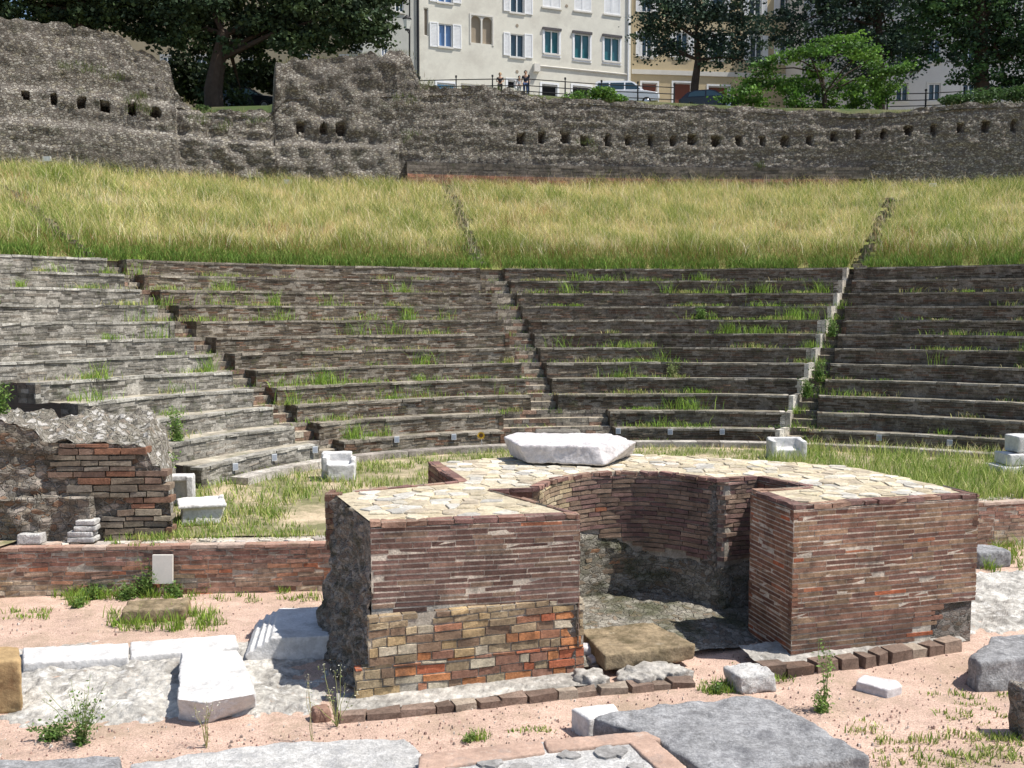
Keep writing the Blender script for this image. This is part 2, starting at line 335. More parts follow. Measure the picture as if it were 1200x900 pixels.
def carve(name, solids, mat, res=.035, amp=.015, sc=5.0, smooth_it=2, parent=None, label=None, cat=None, group=None, org=None, chips=0):
    """solids (prisms as (bottom polygon, top polygon)) fused, worn round and chipped into one stone"""
    bm = bmesh.new()
    for bot, top in solids:
        n = len(bot); V = [bm.verts.new(p) for p in bot]+[bm.verts.new(p) for p in top]
        bm.faces.new(V[:n][::-1]); bm.faces.new(V[n:])
        for i in range(n): bm.faces.new((V[i], V[(i+1) % n], V[n+(i+1) % n], V[n+i]))
    bmesh.ops.recalc_face_normals(bm, faces=bm.faces)
    me = bpy.data.meshes.new('tmp'); bm.to_mesh(me); bm.free()
    o = bpy.data.objects.new('tmp', me); COL.objects.link(o)
    r = o.modifiers.new('r', 'REMESH'); r.mode = 'VOXEL'; r.voxel_size = res
    if smooth_it: s = o.modifiers.new('s', 'SMOOTH'); s.factor = .5; s.iterations = smooth_it
    dg = bpy.context.evaluated_depsgraph_get(); me2 = bpy.data.meshes.new_from_object(o.evaluated_get(dg)); bpy.data.objects.remove(o)
    me2.name = name; n = len(me2.vertices); co = np.empty(n*3, dtype=np.float32); no = np.empty(n*3, dtype=np.float32)
    me2.vertices.foreach_get('co', co); me2.vertices.foreach_get('normal', no); co = co.reshape(-1, 3); no = no.reshape(-1, 3)
    sd = random.uniform(0, 50); d = np.empty(n, dtype=np.float32)
    for i in range(n):
        q = Vector((float(co[i, 0])*sc+sd, float(co[i, 1])*sc, float(co[i, 2])*sc)); v = mn.fractal(q, .8, 2.1, 4)
        d[i] = amp*v
        if chips:
            w = mn.noise(q*.45+Vector((9, 9, 9)))
            if w > .25: d[i] -= chips*(w-.25)
    co = co+no*d[:, None]
    if parent is not None: org = world_loc(parent)
    elif org is None: org = Vector((float(co[:, 0].mean()), float(co[:, 1].mean()), float(co[:, 2].min())))
    co = co-np.array(org, dtype=np.float32); me2.vertices.foreach_set('co', co.ravel().astype(np.float32)); me2.update()
    me2.materials.clear(); me2.materials.append(mat); me2.polygons.foreach_set('use_smooth', np.ones(len(me2.polygons), dtype=bool))
    o = link(name, me2, parent)
    if parent is None: o.location = org
    if label: tag(o, label, cat, group)
    return o
def prism_pts(poly, z0, z1, grow=0, dz=None):
    c = sum((Vector(p[:2]) for p in poly), Vector((0, 0)))/len(poly); b = []; t = []
    for i, p in enumerate(poly):
        v = Vector(p[:2]); e = c+(v-c)*(1+grow); b.append((e.x, e.y, z0)); t.append((v.x, v.y, z1+(dz[i] if dz else 0)))
    return b, t
def obox(cx, cy, z0, z1, sx, sy, rz=0, tx=0, ty=0):
    ca, sa = math.cos(rz), math.sin(rz); b = []; t = []
    for dx, dy in ((-.5, -.5), (.5, -.5), (.5, .5), (-.5, .5)):
        x, y = dx*sx, dy*sy; X, Y = cx+x*ca-y*sa, cy+x*sa+y*ca; b.append((X, Y, z0)); t.append((X+tx, Y+ty, z1))
    return b, t
def blades(name, P, h, w, lean, col, mat, parent=None, tipcol=None, org=None):
    n = len(P); a = rng.uniform(0, 2*np.pi, n); d = np.stack([np.cos(a), np.sin(a), np.zeros(n)], 1)
    up = np.zeros((n, 3)); up[:, 2] = 1; ln = np.concatenate([lean, np.zeros((n, 1))], 1)
    hw = (d*(w/2)[:, None]); mid = P+up*(h*.55)[:, None]+ln*(h*.35)[:, None]; tip = P+up*(h*.95)[:, None]+ln*h[:, None]
    V = np.stack([P-hw, P+hw, mid+hw*.75, mid-hw*.75, tip], 1).reshape(-1, 3)
    base = (np.arange(n)*5)[:, None]; loops = (base+np.array([0, 1, 2, 3, 3, 2, 4])[None]).ravel()
    starts = np.stack([np.arange(n)*7, np.arange(n)*7+4], 1).ravel()
    cols = np.repeat(col, 2, axis=0) if tipcol is None else np.stack([col, tipcol], 1).reshape(-1, 3)
    return np_mesh(name, V, loops, starts, mat, cols, True, None, parent, org)
def leaves(name, P, size, col, mat, parent=None, flat=0.0, asp=.6):
    n = len(P); u = rng.normal(size=(n, 3)); u /= np.linalg.norm(u, axis=1)[:, None]; u[:, 2] *= (1-flat)
    w = rng.normal(size=(n, 3)); v = np.cross(u, w); v /= np.linalg.norm(v, axis=1)[:, None]+1e-9
    s = size*rng.uniform(.6, 1.3, n); a = u*(s/2)[:, None]; b = v*(s*asp/2)[:, None]
    V = np.stack([P-a, P+b, P+a, P-b], 1).reshape(-1, 3)
    return np_mesh(name, V, np.arange(n*4), np.arange(n)*4, mat, col, True, None, parent)
def vary(pal, n, j=.2):
    pal = np.array(pal); c = pal[rng.integers(0, len(pal), n)]; return np.clip(c*rng.uniform(1-j, 1+j, (n, 1)), 0, 1)

# ================================================================== THE SETTING
ZL = -.95                                            # level of the gravel court
RISE, CX, CY = .48, 4.8, 14.7                        # the seats: rise of a row, centre of the arcs
TH = lambda d: rad(d)
def radius(i, th):
    r = 15.65+.68*i; d = -math.degrees(th)-32
    if d > 0: r -= max(0, 5.5-i)*.40*min(d/25, 1.25)**1.5
    return r
def arc(i, th, dr=0):
    r = radius(i, th)+dr; return Vector((CX+r*math.sin(th), CY+r*math.cos(th)))
def theta(px, i, z=None):
    z = i*RISE if z is None else z; lo, hi = rad(-92), rad(78)
    for _ in range(50):
        m = (lo+hi)/2; p = arc(i, m)
        x = pxx(p.x, p.y, z) if p.y > 3 else (-9e3 if m < 0 else 9e3)
        if x < px: lo = m
        else: hi = m
    return (lo+hi)/2
WX, WY, WR = 13.0, -29.0, 80.0                       # arc of the upper wall
def wall_at(px):                                     # where the sight line of a photo column meets the wall
    k = (px-600)/F/CP; A = k*k+1; B = -2*(k*WX+WY); C_ = WX*WX+WY*WY-WR*WR
    Y = (-B+math.sqrt(B*B-4*A*C_))/2/A; return k*Y, Y
def prof(tab, x):
    if x <= tab[0][0]: return tab[0][1]
    for (a, b), (c, d) in zip(tab, tab[1:]):
        if x <= c: return b+(d-b)*(x-a)/(c-a) if c > a else d
    return tab[-1][1]
TOPY = [(-400, 12), (-40, 15), (0, 17), (60, 25), (120, 33), (150, 42), (170, 55), (185, 62), (200, 70), (208, 76), (213, 104), (224, 126), (240, 129), (326, 131), (329, 74), (345, 70), (380, 68), (405, 66), (430, 61), (440, 63), (452, 67), (460, 58), (476, 57), (484, 66), (489, 82), (496, 98), (520, 103), (560, 102), (600, 104), (618, 110), (640, 114), (700, 117), (760, 121), (800, 123), (870, 126), (950, 129), (990, 133), (1040, 131), (1100, 123), (1150, 120), (1200, 119), (1700, 112)]
BASEY = [(-400, 178), (0, 190), (100, 196), (200, 206), (300, 213), (480, 216), (600, 217), (1000, 219), (1200, 216), (1700, 205)]
def wall_z(px, tab): 
    x, y = wall_at(px); return atY(px, prof(tab, px), y).z
def pxcol(x, y): return 600+F*CP*x/max(y, 1)

# gravel court: one sheet to the horizon
mb = MB()
gx = list(np.concatenate([[-600, -150, -40, -20], np.arange(-12, 14, .25), [20, 40, 150, 600]])); gy = list(np.concatenate([[-150, -30, -5, 4], np.arange(8, 22, .25), [26, 40, 60, 120, 600]]))
def P(i, j):
    x, y = gx[i], gy[j]; z = ZL+(.03*mn.noise(Vector((x*.8, y*.8, 0)))+.015*mn.noise(Vector((x*3, y*3, 4))) if -12 < x < 14 and 8 < y < 22 else 0)
    return (x, y, z)
mb.grid(P, len(gx)-1, len(gy)-1, lambda i, j: (.5, .4, .35))
tag(mb.build('ground', M['gravel'], smooth=True), kind='structure')
# earth floor of the orchestra behind the low wall
mb = MB(); LW = [(-26, 15.6), (-9.2, 18.1), (-3.2, 18.55), (10.2, 21.3), (26, 24.5)]
lwf, lwL = polyline(LW)
NT = 90
def P(i, j):
    th = rad(-88+160*i/NT); e = arc(1, th, .3); k = j/16
    c = lwf(lwL*i/NT); p = Vector((c.x, c.y)).lerp(e, k)
    return (p.x, p.y, -.07+.07*k+.035*mn.noise(Vector((p.x*.7, p.y*.7, 1))))
mb.grid(P, NT, 16, lambda i, j: (.4, .35, .2))
tag(mb.build('orchestra_floor', M['terrace'], smooth=True), kind='structure')
# grassy bank between the seats and the upper wall
def bank_pt(th, k, dz=0):
    a = arc(12, th, .55); d = Vector((math.sin(th), math.cos(th)))
    # where the spoke meets the wall arc
    ox, oy = CX-WX, CY-WY; b = ox*d.x+oy*d.y; c = ox*ox+oy*oy-WR*WR; t = -b+math.sqrt(b*b-c); e = Vector((CX, CY))+d*(t-.1)
    zt = wall_z(max(-380, min(1650, pxcol(e.x, max(e.y, 12)))), BASEY) if e.y > 12 else 10.4
    p = a.lerp(e, k); z = 12*RISE-.03+(zt-12*RISE)*(k*.9+.1*math.sin(k*math.pi/2))+.12*mn.noise(Vector((p.x*.4, p.y*.4, 2)))*math.sin(math.pi*min(1, k+.02))
    return Vector((p.x, p.y, z+dz))
TH0, TH1 = rad(-80), rad(66)
mb = MB(); mb.grid(lambda i, j: bank_pt(lerp(TH0, TH1, i/120), j/24), 120, 24, lambda i, j: (.3, .3, .1))
tag(mb.build('grass_bank', M['bank'], smooth=True), kind='structure')
# hill and street above the wall
SLOPE = [(-400, .19), (200, .2), (330, .203), (340, .2085), (560, .2135), (620, .2135), (700, .2085), (760, .2065), (850, .2025), (900, .2005), (1050, .1985), (1200, .205), (1700, .205)]
hY = [0, .8, 3, 7, 12, 18, 24, 30, 60, 250]
def hill_z(x, y): return CAMH+prof(SLOPE, pxcol(x, y))*min(y, 71)
def P(i, j):
    px = -380+2000*i/100; x, y = wall_at(px); s = (y+hY[j])/y; X, Y = x*s, y*s
    z = hill_z(X, Y)
    if j < 2: z = min(z, wall_z(px, TOPY)-.25)
    return (X, Y, z)
mb = MB(); mb.grid(P, 100, len(hY)-1, lambda i, j: (.1, .1, .05), 0)
for k in range(len(mb.f)):
    if k//100 >= 6: mb.m[k] = 1
tag(mb.build('hill', [M['hill'], M['street']]), kind='structure')

# ------------------------------------------------------------------ upper ruined wall (putlog holes really sunk in)
HOLES = [(8, 112), (42, 118), (74, 124), (105, 127), (132, 131), (163, 134), (190, 138), (357, 153), (383, 155), (403, 156), (610, 167), (634, 166), (661, 165), (683, 169), (710, 168), (734, 168), (760, 169), (785, 168), (807, 168), (834, 170), (861, 169), (888, 169), (915, 169), (943, 168), (971, 164), (998, 162), (1027, 161), (1056, 157), (1085, 156), (1116, 154), (1145, 153), (1178, 151), (1210, 149)]
uw = empty('ruined_wall', (*wall_at(600), 10.3), 'long ruined stone retaining wall with a row of square beam holes above the grassy bank', 'wall')
NU, NV = 900, 54; pxs = [-150+1500*i/NU for i in range(NU+1)]
mb = MB(); cols_ = []
hz = []
for hx, hy in HOLES:
    w = (5.4 if hx < 420 else 4.4)*random.uniform(.7, 1.15); hz.append((hx-w*random.uniform(.75, 1.1), hx+w*random.uniform(.75, 1.1), hy-5.5*random.uniform(.7, 1.1), hy+5.5*random.uniform(.8, 1.1)))
def wpt(i, j):
    px = pxs[i]; x, y = wall_at(px); ty = prof(TOPY, px); zt = atY(px, ty, y).z; zb = wall_z(px, BASEY)-.8
    n = Vector((x-WX, y-WY)).normalized()           # outward (away from the camera)
    zt += .16*mn.fractal(Vector((x*.9, 3, 1)), .9, 2.1, 4)+(.22*mn.noise(Vector((x*2.6, 5, 1))) if px < 640 else .06*mn.noise(Vector((x*3, 5, 1))))
    z = lerp(zb, zt, j/NV); d = .09*mn.fractal(Vector((x*.7, y*.7, z*.9)), .9, 2.1, 4)+.06*mn.noise(Vector((x*5, y*5, z*7)))+.05*mn.noise(Vector((x*.5, y*.5, z*5)))
    py = 365-(z-CAMH)/y*F
    rel = z-(zb+.8)
    if px < 470: d -= .35*max(0, min(1, (1.9-rel)/.25))+.3*max(0, min(1, (3.3-rel)/.3))*(px < 215)   # set-offs of the old left part
    if 215 < px < 470: d += .2*mn.noise(Vector((x*1.4, z*1.6, 8)))
    d += .25*max(0, (j/NV-.8))
    for a, b, c, e in hz:
        if a+1.2*mn.noise(Vector((py*.5, a, 2))) < px < b+1.2*mn.noise(Vector((py*.5, a, 8))) and c+1.5*mn.noise(Vector((px*.4, a, 5))) < py < e: d = .75; break
    q = Vector((x, y))+n*d
    return (q.x, q.y, z)
mb.grid(wpt, NU, NV, lambda i, j: (.3, .3, .3))
# back and top
front = [mb.v[NV*(NU+1)+i] for i in range(NU+1)]
def bpt(i, j):
    p = front[i]; n = Vector((p[0]-WX, p[1]-WY)).normalized()
    return (p[0]+n.x*(0, .5, 1.0, 1.0)[j], p[1]+n.y*(0, .5, 1.0, 1.0)[j], p[2]+(0, .1*mn.noise(Vector((p[0]*2, 1, 1))), -.05, -6)[j])
mb.grid(bpt, NU, 3, lambda i, j: (.3, .3, .3))
mb.build('rubble_face', M['rub_wall'], uw, True)
# projecting brick plinth along the right part
mb = MB()
def wpath(p0, p1, off, n=60):
    pts = []
    for i in range(n+1):
        x, y = wall_at(lerp(p0, p1, i/n)); nn = Vector((x-WX, y-WY)).normalized(); pts.append((x-nn.x*off, y-nn.y*off))
    return polyline(pts)
f, L = wpath(478, 985, .42); zb = 10.1
PAL_SEAT = [(.17, .145, .12), (.13, .11, .095), (.20, .125, .095), (.24, .22, .185), (.16, .12, .10), (.19, .17, .14)]
bricks(mb, f, L, zb, 10.75, .16, (.3, .7), lambda s, z, L: pick([(.34, .17, .12), (.27, .15, .11), (.3, .2, .15)]), proud=(0, .02), depth=.3)
f2, L2 = wpath(478, 1010, .30)
bricks(mb, f2, L2, 10.75, 11.35, .15, (.3, .8), lambda s, z, L: pick([(.13, .115, .1), (.17, .15, .13), (.11, .1, .09)]), proud=(0, .02), depth=.35, mortar=(.16, .145, .13))
mb.build('brick_plinth', M['seat'], uw)

# ------------------------------------------------------------------ the seats: four banks of rows, three stairways
A1R = {1: 403, 2: 374, 3: 348, 4: 324, 5: 300, 6: 275, 7: 253, 8: 230, 9: 209, 10: 188, 11: 169, 12: 148}
A1L = {i: A1R[i]-(30-i*.6) for i in A1R}
A2R = {i: 592+(12-i)*6.9 for i in range(3, 13)}; A2R[2] = 715; A2R[1] = 722
A2L = {12: 563, 11: 569, 10: 576, 9: 583, 8: 590, 7: 597, 6: 604, 5: 611, 4: 616, 3: 622, 2: 590, 1: 592}
A3L = {12: 987, 11: 982, 10: 976, 9: 969, 8: 963, 7: 956, 6: 950, 5: 942, 4: 934, 3: 924, 2: 920, 1: 908}
A3R = {i: A3L[i]+14+(12-i)*2.4 for i in A3L}
LEFT_END = {1: 236, 2: 186, 3: 140, 4: 92, 5: 41, 6: -40, 7: -60, 8: -70, 9: -75, 10: -80, 11: -85, 12: -90}
RIGHT_END = {i: 1330 for i in range(1, 13)}; RIGHT_END[1] = 1188
LIT_SHADE_PAL = dict(left=[(.20, .187, .162), (.15, .14, .118), (.24, .224, .196), (.12, .11, .092), (.19, .165, .136), (.31, .295, .262)],
                 mid=[(.135, .108, .078), (.105, .083, .060), (.17, .098, .065), (.21, .18, .14), (.115, .086, .064), (.15, .128, .094)],
                 right=[(.105, .086, .064), (.082, .066, .05), (.13, .082, .058), (.16, .138, .108), (.092, .072, .055)])  # grey and brown are real; paler left, darker right paint sun and shade
BANKS = [('left', LEFT_END, A1L, 'bank of grey stone seats left of the leftmost stairway, lowest rows cut short'),
         ('mid', A1R, A2L, 'curved bank of brick seats between the leftmost and the middle stairway'),
         ('right', A2R, A3L, 'bank of shade-darkened brick seats between the middle stairway and the bright edged one'),
         ('right', A3R, RIGHT_END, 'dark bank of brick seats right of the bright edged stairway')]
ROWTH = []
for bi, (kind, E0, E1, lab) in enumerate(BANKS):
    p0 = arc(1, (theta(E0[1], 1)+theta(E1[1], 1))/2)
    root = empty('seating_bank', (p0.x, p0.y, 0), lab, 'seating', 'banks of stone seats')
    pal = LIT_SHADE_PAL[kind]; rows = {}
    for i in range(1, 13):
        ta, tb = theta(E0[i], i), theta(E1[i], i); rows[i] = (ta, tb)
        if i == 1 and bi == 2: pass
        z0, z1 = (i-1)*RISE, i*RISE; R = radius(i, 0)
        n = max(8, int((tb-ta)*R/.4)); pts = [arc(i, lerp(ta, tb, k/n), .07*mn.noise(Vector((lerp(ta, tb, k/n)*14, i*3.7, 1)))+.03*mn.noise(Vector((lerp(ta, tb, k/n)*60, i*3.7, 4)))) for k in range(n+1)]; zw = lambda s, z, i=i: .035*mn.noise(Vector((s*.5, i*5.1, 2)))+.015*mn.noise(Vector((s*2.2, i*5.1, 7)))
        f, L = polyline(pts); mb = MB(); sd = random.uniform(0, 99)
        def cf(s, z, L, sd=sd):
            c = pick(pal, .2); a_ = pal[0]; c = tuple(lerp(p_, q_, .25) for p_, q_ in zip(c, a_)); k = 1+.5*mn.noise(Vector((s*.35+sd, z*2, 3))); 
            if mn.noise(Vector((s*1.6+sd, z*3, 8))) < -.52: return None
            return (c[0]*k, c[1]*k, c[2]*k)
        mort = {'left': (.32, .30, .265), 'mid': (.26, .23, .19), 'right': (.17, .15, .125)}[kind]
        capc = {'left': [(.38, .365, .325), (.31, .295, .26)], 'mid': [(.29, .26, .215), (.22, .195, .16)], 'right': [(.21, .19, .155), (.25, .23, .195)]}[kind]  # caps paler than the risers: sunlit top edges put into the colour
        bricks(mb, f, L, z0-.03, z1-.075, .080, (.2, .5), cf, proud=(-.006, .014), jit=.008, mortar=mort, depth=.12, back=.002, gap=.020, gv=.012, zf=zw)
        bricks(mb, f, L, z1-.075, z1, .075, (.28, .7), lambda s, z, L: pick(capc, .2), proud=(.01, .05), depth=.30, jit=.014, mortar=mort, zf=zw)
        # tread behind the edge, back under the next row
        m2 = max(10, int((tb-ta)*R/.3))
        def P(a, b):
            th = lerp(ta, tb, a/m2); w = radius(i+1, th)-radius(i, th); q = arc(i, th, .02+b/3*(w+.12 if i < 12 else .8))
            return (q.x, q.y, z1-.012+.018*mn.noise(Vector((q.x*2.5, q.y*2.5, z1*3)))-(.015 if b == 0 else 0))
        mb.grid(P, m2, 3, lambda a, b: pick([(.36, .33, .27), (.30, .27, .22), (.40, .36, .29)] if kind == 'left' else [(.28, .25, .2), (.23, .2, .16)] if kind == 'mid' else [(.23, .205, .16), (.19, .17, .135)], .2), 1)
        # end walls towards the stairways
        for th, flip in ((ta, 0), (tb, 1)):
            a, b = arc(i, th), arc(i, th, .68 if i < 12 else .9)
            f2, L2 = line(b, a) if flip == 0 else line(a, b)
            bright = (bi == 2 and flip == 1)  # sunlit end walls: the light is put into paler bricks
            bricks(mb, f2, L2, z0-.03, z1-.004, .12, (.25, .5), lambda s, z, L: pick([(.5, .46, .40), (.42, .38, .33)] if bright else pal, .2), proud=(0, .012), depth=.15, mortar=mort)
        mb.build('seat_row', [M['seat'], M['tread']], root, org=None)
    ROWTH.append(rows)
STAIRS = [(0, 1, 'steep narrow stairway, leftmost of the three cutting through the seats', 'left'), (1, 2, 'narrow stairway through the middle of the seats, dark side wall on its right', 'mid'), (2, 3, 'weedy stairway with a bright edge cutting through the right of the seats', 'right')]
for a, b, lab, kind in STAIRS:
    rl, rr = ROWTH[a], ROWTH[b]; p0 = arc(1, (rl[1][1]+rr[1][0])/2)
    root = empty('stairway', (p0.x, p0.y, 0), lab, 'stairs', 'stairways between the seats')
    pal = [(.26, .23, .19), (.2, .175, .15), (.3, .27, .22), (.24, .16, .12)] if kind != 'right' else [(.16, .14, .115), (.13, .115, .095)]
    for i in range(1, 14):
        for h in (0, 1):
            if i == 13 and h: continue
            ta, tb = (rl[i][1], rr[i][0]) if i < 13 else (rl[12][1], rr[12][0])
            if h == 0 and 1 < i < 13: ta, tb = min(ta, rl[i-1][1]), max(tb, rr[i-1][0])
            lo = (i-1)*RISE-(RISE/2 if h == 0 else 0); top = lo+RISE/2
            if h == 0 and i == 1: lo, top = -.05, .02
            mb = MB(); dr = 0.0 if h == 0 else .34
            f, L = polyline([arc(i, lerp(ta, tb, k/6), dr) for k in range(7)])
            bricks(mb, f, L, lo-.02, top, .13, (.2, .5), lambda s, z, L: pick(pal, .25), proud=(0, .03), jit=.012, depth=.1)
            def P(u, v): q = arc(i, lerp(ta, tb, u/6), dr+.01+v/2*.36); return (q.x, q.y, top-.006+.02*mn.noise(Vector((q.x*4, q.y*4, 1))))
            mb.grid(P, 6, 2, lambda u, v: pick([(.36, .31, .24), (.3, .26, .2), (.42, .36, .28)], .2), 1)
            mb.build('step', [M['seat'], M['tread']], root)
# added blocks, pale to paint sunlight on the left edge of the right stairway
mb = MB(); top_ = None
for i in range(1, 13):
    a = arc(i, theta(A3L[i], i)); b = arc(i+1, theta(A3L[min(12, i+1)]+(5 if i == 12 else 0), min(12, i+1))) if i < 12 else arc(12, theta(A3L[12]+3, 12), .6)
    d = (b-a).normalized(); w = Vector((d.y, -d.x))*.15; off = Vector((d.y, -d.x))*.012
    for k in range(2):
        p, q = a.lerp(b, k/2)+off, a.lerp(b, (k+1)/2-.03)+off; z1 = i*RISE+.015-(0 if k else .02); c = pick([(.52, .48, .41), (.44, .40, .34), (.56, .53, .47)], .15)
        mb.hexa([(p.x, p.y, (i-1)*RISE-.3), (p.x+w.x, p.y+w.y, (i-1)*RISE-.3), (q.x+w.x, q.y+w.y, (i-1)*RISE-.3), (q.x, q.y, (i-1)*RISE-.3), (p.x, p.y, z1), (p.x+w.x, p.y+w.y, z1), (q.x+w.x, q.y+w.y, z1), (q.x, q.y, z1)], c)
mb.build('sunlit_edge', M['seat'], root)
# low kerb of stone at the foot of the seats
mb = MB()
def kerbpath(p0, p1, dr):
    a, b = theta(p0, 1), theta(p1, 1); return polyline([arc(1, lerp(a, b, k/40), dr) for k in range(41)])
root = empty('stone_kerb', (*arc(1, 0, -.9), 0), 'low curved stone kerb in the grass at the foot of the seats', 'kerb')
f, L = kerbpath(265, 1200, -.85)
bricks(mb, f, L, -.06, .16, .24, (.5, 1.2), lambda s, z, L: pick([(.34, .31, .27), (.27, .24, .21), (.4, .37, .33)]), proud=(0, .03), depth=.5, mortar=(.2, .18, .15))
mb.build('kerb_course', [M['seat']], root)
# loose step blocks at the foot of the middle stairway
for (x0, x1, y0, y1, zz, lab) in ((627, 680, 487, 499, .62, 'upper dark stone step block at the foot of the middle stairway'), (628, 688, 500, 507, .32, 'lower dark stone step block in front of the other at the middle stairway')):
    p = at((x0+x1)/2, y1, 0.0); d = atY((x0+x1)/2, y1, 29.4 if zz > .5 else 28.7); w = (x1-x0)/F*d.y
    b = obox(d.x, d.y, -.05, zz, w, .75, rad(-3)); o = carve('step_block', [b], M['seat'], .06, .02, 3, 1, label=lab, cat='stone block')
    c = o.data.attributes.new('Col', 'FLOAT_COLOR', 'POINT'); c.data.foreach_set('color', np.tile(np.array([.17, .155, .135, 1], dtype=np.float32), len(o.data.vertices)))

# ================================================================== RUINED BRICK STAGE FRONT
ZT = 1.36
rp = lambda x, y: at(x, y, ZT)
A, B, B2 = Vector((-1.86, 12.93)), Vector((.93, 13.47)), Vector((.62, 14.0))
N1, N2 = rp(574, 573), rp(632, 571); ARC = catmull([rp(632, 571), rp(652, 561), rp(696, 554), rp(748, 552.5), rp(793, 555), rp(838, 561)], 6)
M1, M2, M3, D_, E_ = rp(888, 558), rp(947, 569), rp(880, 573.5), Vector((4.04, 14.1)), Vector((7.12, 15.03))
BACK = [rp(1107, 568), rp(1010, 547), rp(970, 543), rp(927, 540), rp(817, 533), rp(743, 531), rp(590, 534), rp(502, 541), rp(535, 563.5), rp(413, 574), rp(390, 578)]
V2 = lambda p: (p[0], p[1])
OUT = [V2(p) for p in [A, B, B2, N1]+ARC+[M1, M2, M3, D_, E_]+BACK]
ruin = empty('ruined_brick_building', (2.4, 15.5, ZL), 'large ruined brick stage building with a curved niche and flagged flat top', 'ruin')
THIN = [(.19, .10, .072), (.22, .12, .082), (.165, .092, .07), (.25, .155, .10), (.20, .12, .085), (.27, .19, .125), (.18, .085, .062)]
BIG = [(.40, .29, .16), (.42, .33, .21), (.37, .18, .11), (.42, .14, .075), (.25, .17, .115), (.33, .25, .16), (.46, .40, .30), (.28, .15, .105)]
def thin(orange=.03, pal=THIN, dark=0):
    def f(s, z, L):
        c = pick(pal, .18)
        if random.random() < orange: c = pick([(.40, .13, .065), (.36, .15, .085)], .1)
        k = 1+.25*mn.noise(Vector((s*.7, z*1.3, 4)))
        return (c[0]*k, c[1]*k, c[2]*k)
    return f
PM = (.54, .48, .40)
wav = lambda s, z: .012*mn.noise(Vector((s*.9, z*1.5, 6)))+.004*mn.noise(Vector((s*4, z*3, 2)))
# core of mortar and rubble behind the facings
mb = MB()
ins = []; n = len(OUT)
for i in range(n):
    a, b, c = Vector(OUT[i-1]), Vector(OUT[i]), Vector(OUT[(i+1) % n]); t1 = (b-a).normalized(); t2 = (c-b).normalized(); nn = Vector((-(t1.y+t2.y), t1.x+t2.x)).normalized()
    ins.append(b+nn*.05)
mb.prism(ins, ZL-.05, ZT-.05, (.4, .36, .3)); mb.build('rubble_core', M['rub_dark'], ruin)
# left pier front: thin courses above, big mixed bricks below
SPL = .12
mb = MB(); f, L = line(A, B)
def up(s, z, L):
    if z < SPL+.06 and mn.noise(Vector((s*1.4, 2, 2))) > .1: return None
    if s < .12+.08*mn.noise(Vector((z*4, 1, 1))) and z < .9: return None
    return thin(.012, [(.175, .105, .085), (.205, .125, .095), (.15, .09, .075), (.24, .165, .12), (.19, .12, .10), (.135, .082, .068)])(s, z, L)
bricks(mb, f, L, SPL, ZT-.075, .073, (.25, .6), up, mortar=PM, proud=(-.001, .008), gap=.021, gv=.009, back=.001, jit=.003, zf=wav)
mb.build('thin_brick_facing', M['brick'], ruin)
mb = MB(); A2 = at(417, 828, ZL); B3 = at(684, 795, ZL); u = Vector((B3-A2)[:2]).normalized(); f, L = line(Vector(A2[:2])+Vector((0, .06)), Vector(B3[:2])+Vector((0, .05)))
def low(s, z, L):
    if z > SPL-.12 and s < L*.72: 
        if mn.noise(Vector((s*2, z, 9))) > .45: return None
    if z < -.75 and .5 < s < .8: return None
    warm = s/L
    c = pick([BIG[0], BIG[1], BIG[5], BIG[6], BIG[4]] if random.random() > .06+.75*warm*max(0, min(1, (.0-z)/.45)) else [BIG[2], BIG[3], BIG[7], (.46, .2, .09)], .16)
    return c
for za, zb, off in ((ZL-.04, -.47, 0), (-.47, SPL+.06, .16)):
    bricks(mb, lambda s, f=f, off=off: f(s+off), L-off, za, zb, .112, (.13, .40), low, mortar=(.40, .36, .30), proud=(-.002, .022), gap=.020, jit=.008, depth=.14, back=.010, hv=.2, zf=lambda s, z: .015*mn.noise(Vector((s*1.5, z*2, 3))))
mb.build('large_brick_facing', M['brick'], ruin)
# right pier: left cheek and front
mb = MB(); f, L = line(M3, D_); bricks(mb, f, L, ZL-.03, ZT-.07, .073, (.2, .45), thin(.08, [(.24, .125, .08), (.27, .14, .09), (.21, .11, .078), (.29, .175, .115)]), mortar=PM, proud=(-.001, .008), gap=.021, gv=.009, back=.001, jit=.003, zf=wav)
f, L = line(D_, E_)
thinR = thin(.035, [(.215, .12, .085), (.25, .16, .105), (.18, .10, .078), (.28, .19, .125), (.22, .13, .092), (.19, .10, .072)])
def rf(s, z, L):
    if s > L-.45+.6*(z+.3)+.08*mn.noise(Vector((z*6, 1, 1))): return None
    return thinR(s, z, L)
bricks(mb, f, L, -.30, ZT-.07, .073, (.25, .6), thinR, mortar=PM, proud=(-.001, .008), gap=.021, gv=.009, back=.001, jit=.003, zf=wav)
bricks(mb, f, L-.2, ZL-.03, -.30, .073, (.25, .6), rf, mortar=PM, proud=(-.001, .008), gap=.021, gv=.009, backing=False, jit=.003, zf=wav)
def PB(i, j, f=f): p = f((L-.8)*i/8); return (p.x+.0, p.y+.003, lerp(ZL-.03, -.29, j/3))
mb.grid(PB, 8, 3, lambda i, j: PM)
f, L = line(E_, BACK[0]); bricks(mb, f, L, -.3, ZT-.07, .08, (.25, .5), thin(), mortar=PM)
f, L = line(BACK[0], BACK[1]); bricks(mb, f, L, ZL, ZT-.05, .08, (.25, .5), thin(), mortar=PM)
mb.build('right_pier_facing', M['brick'], ruin)
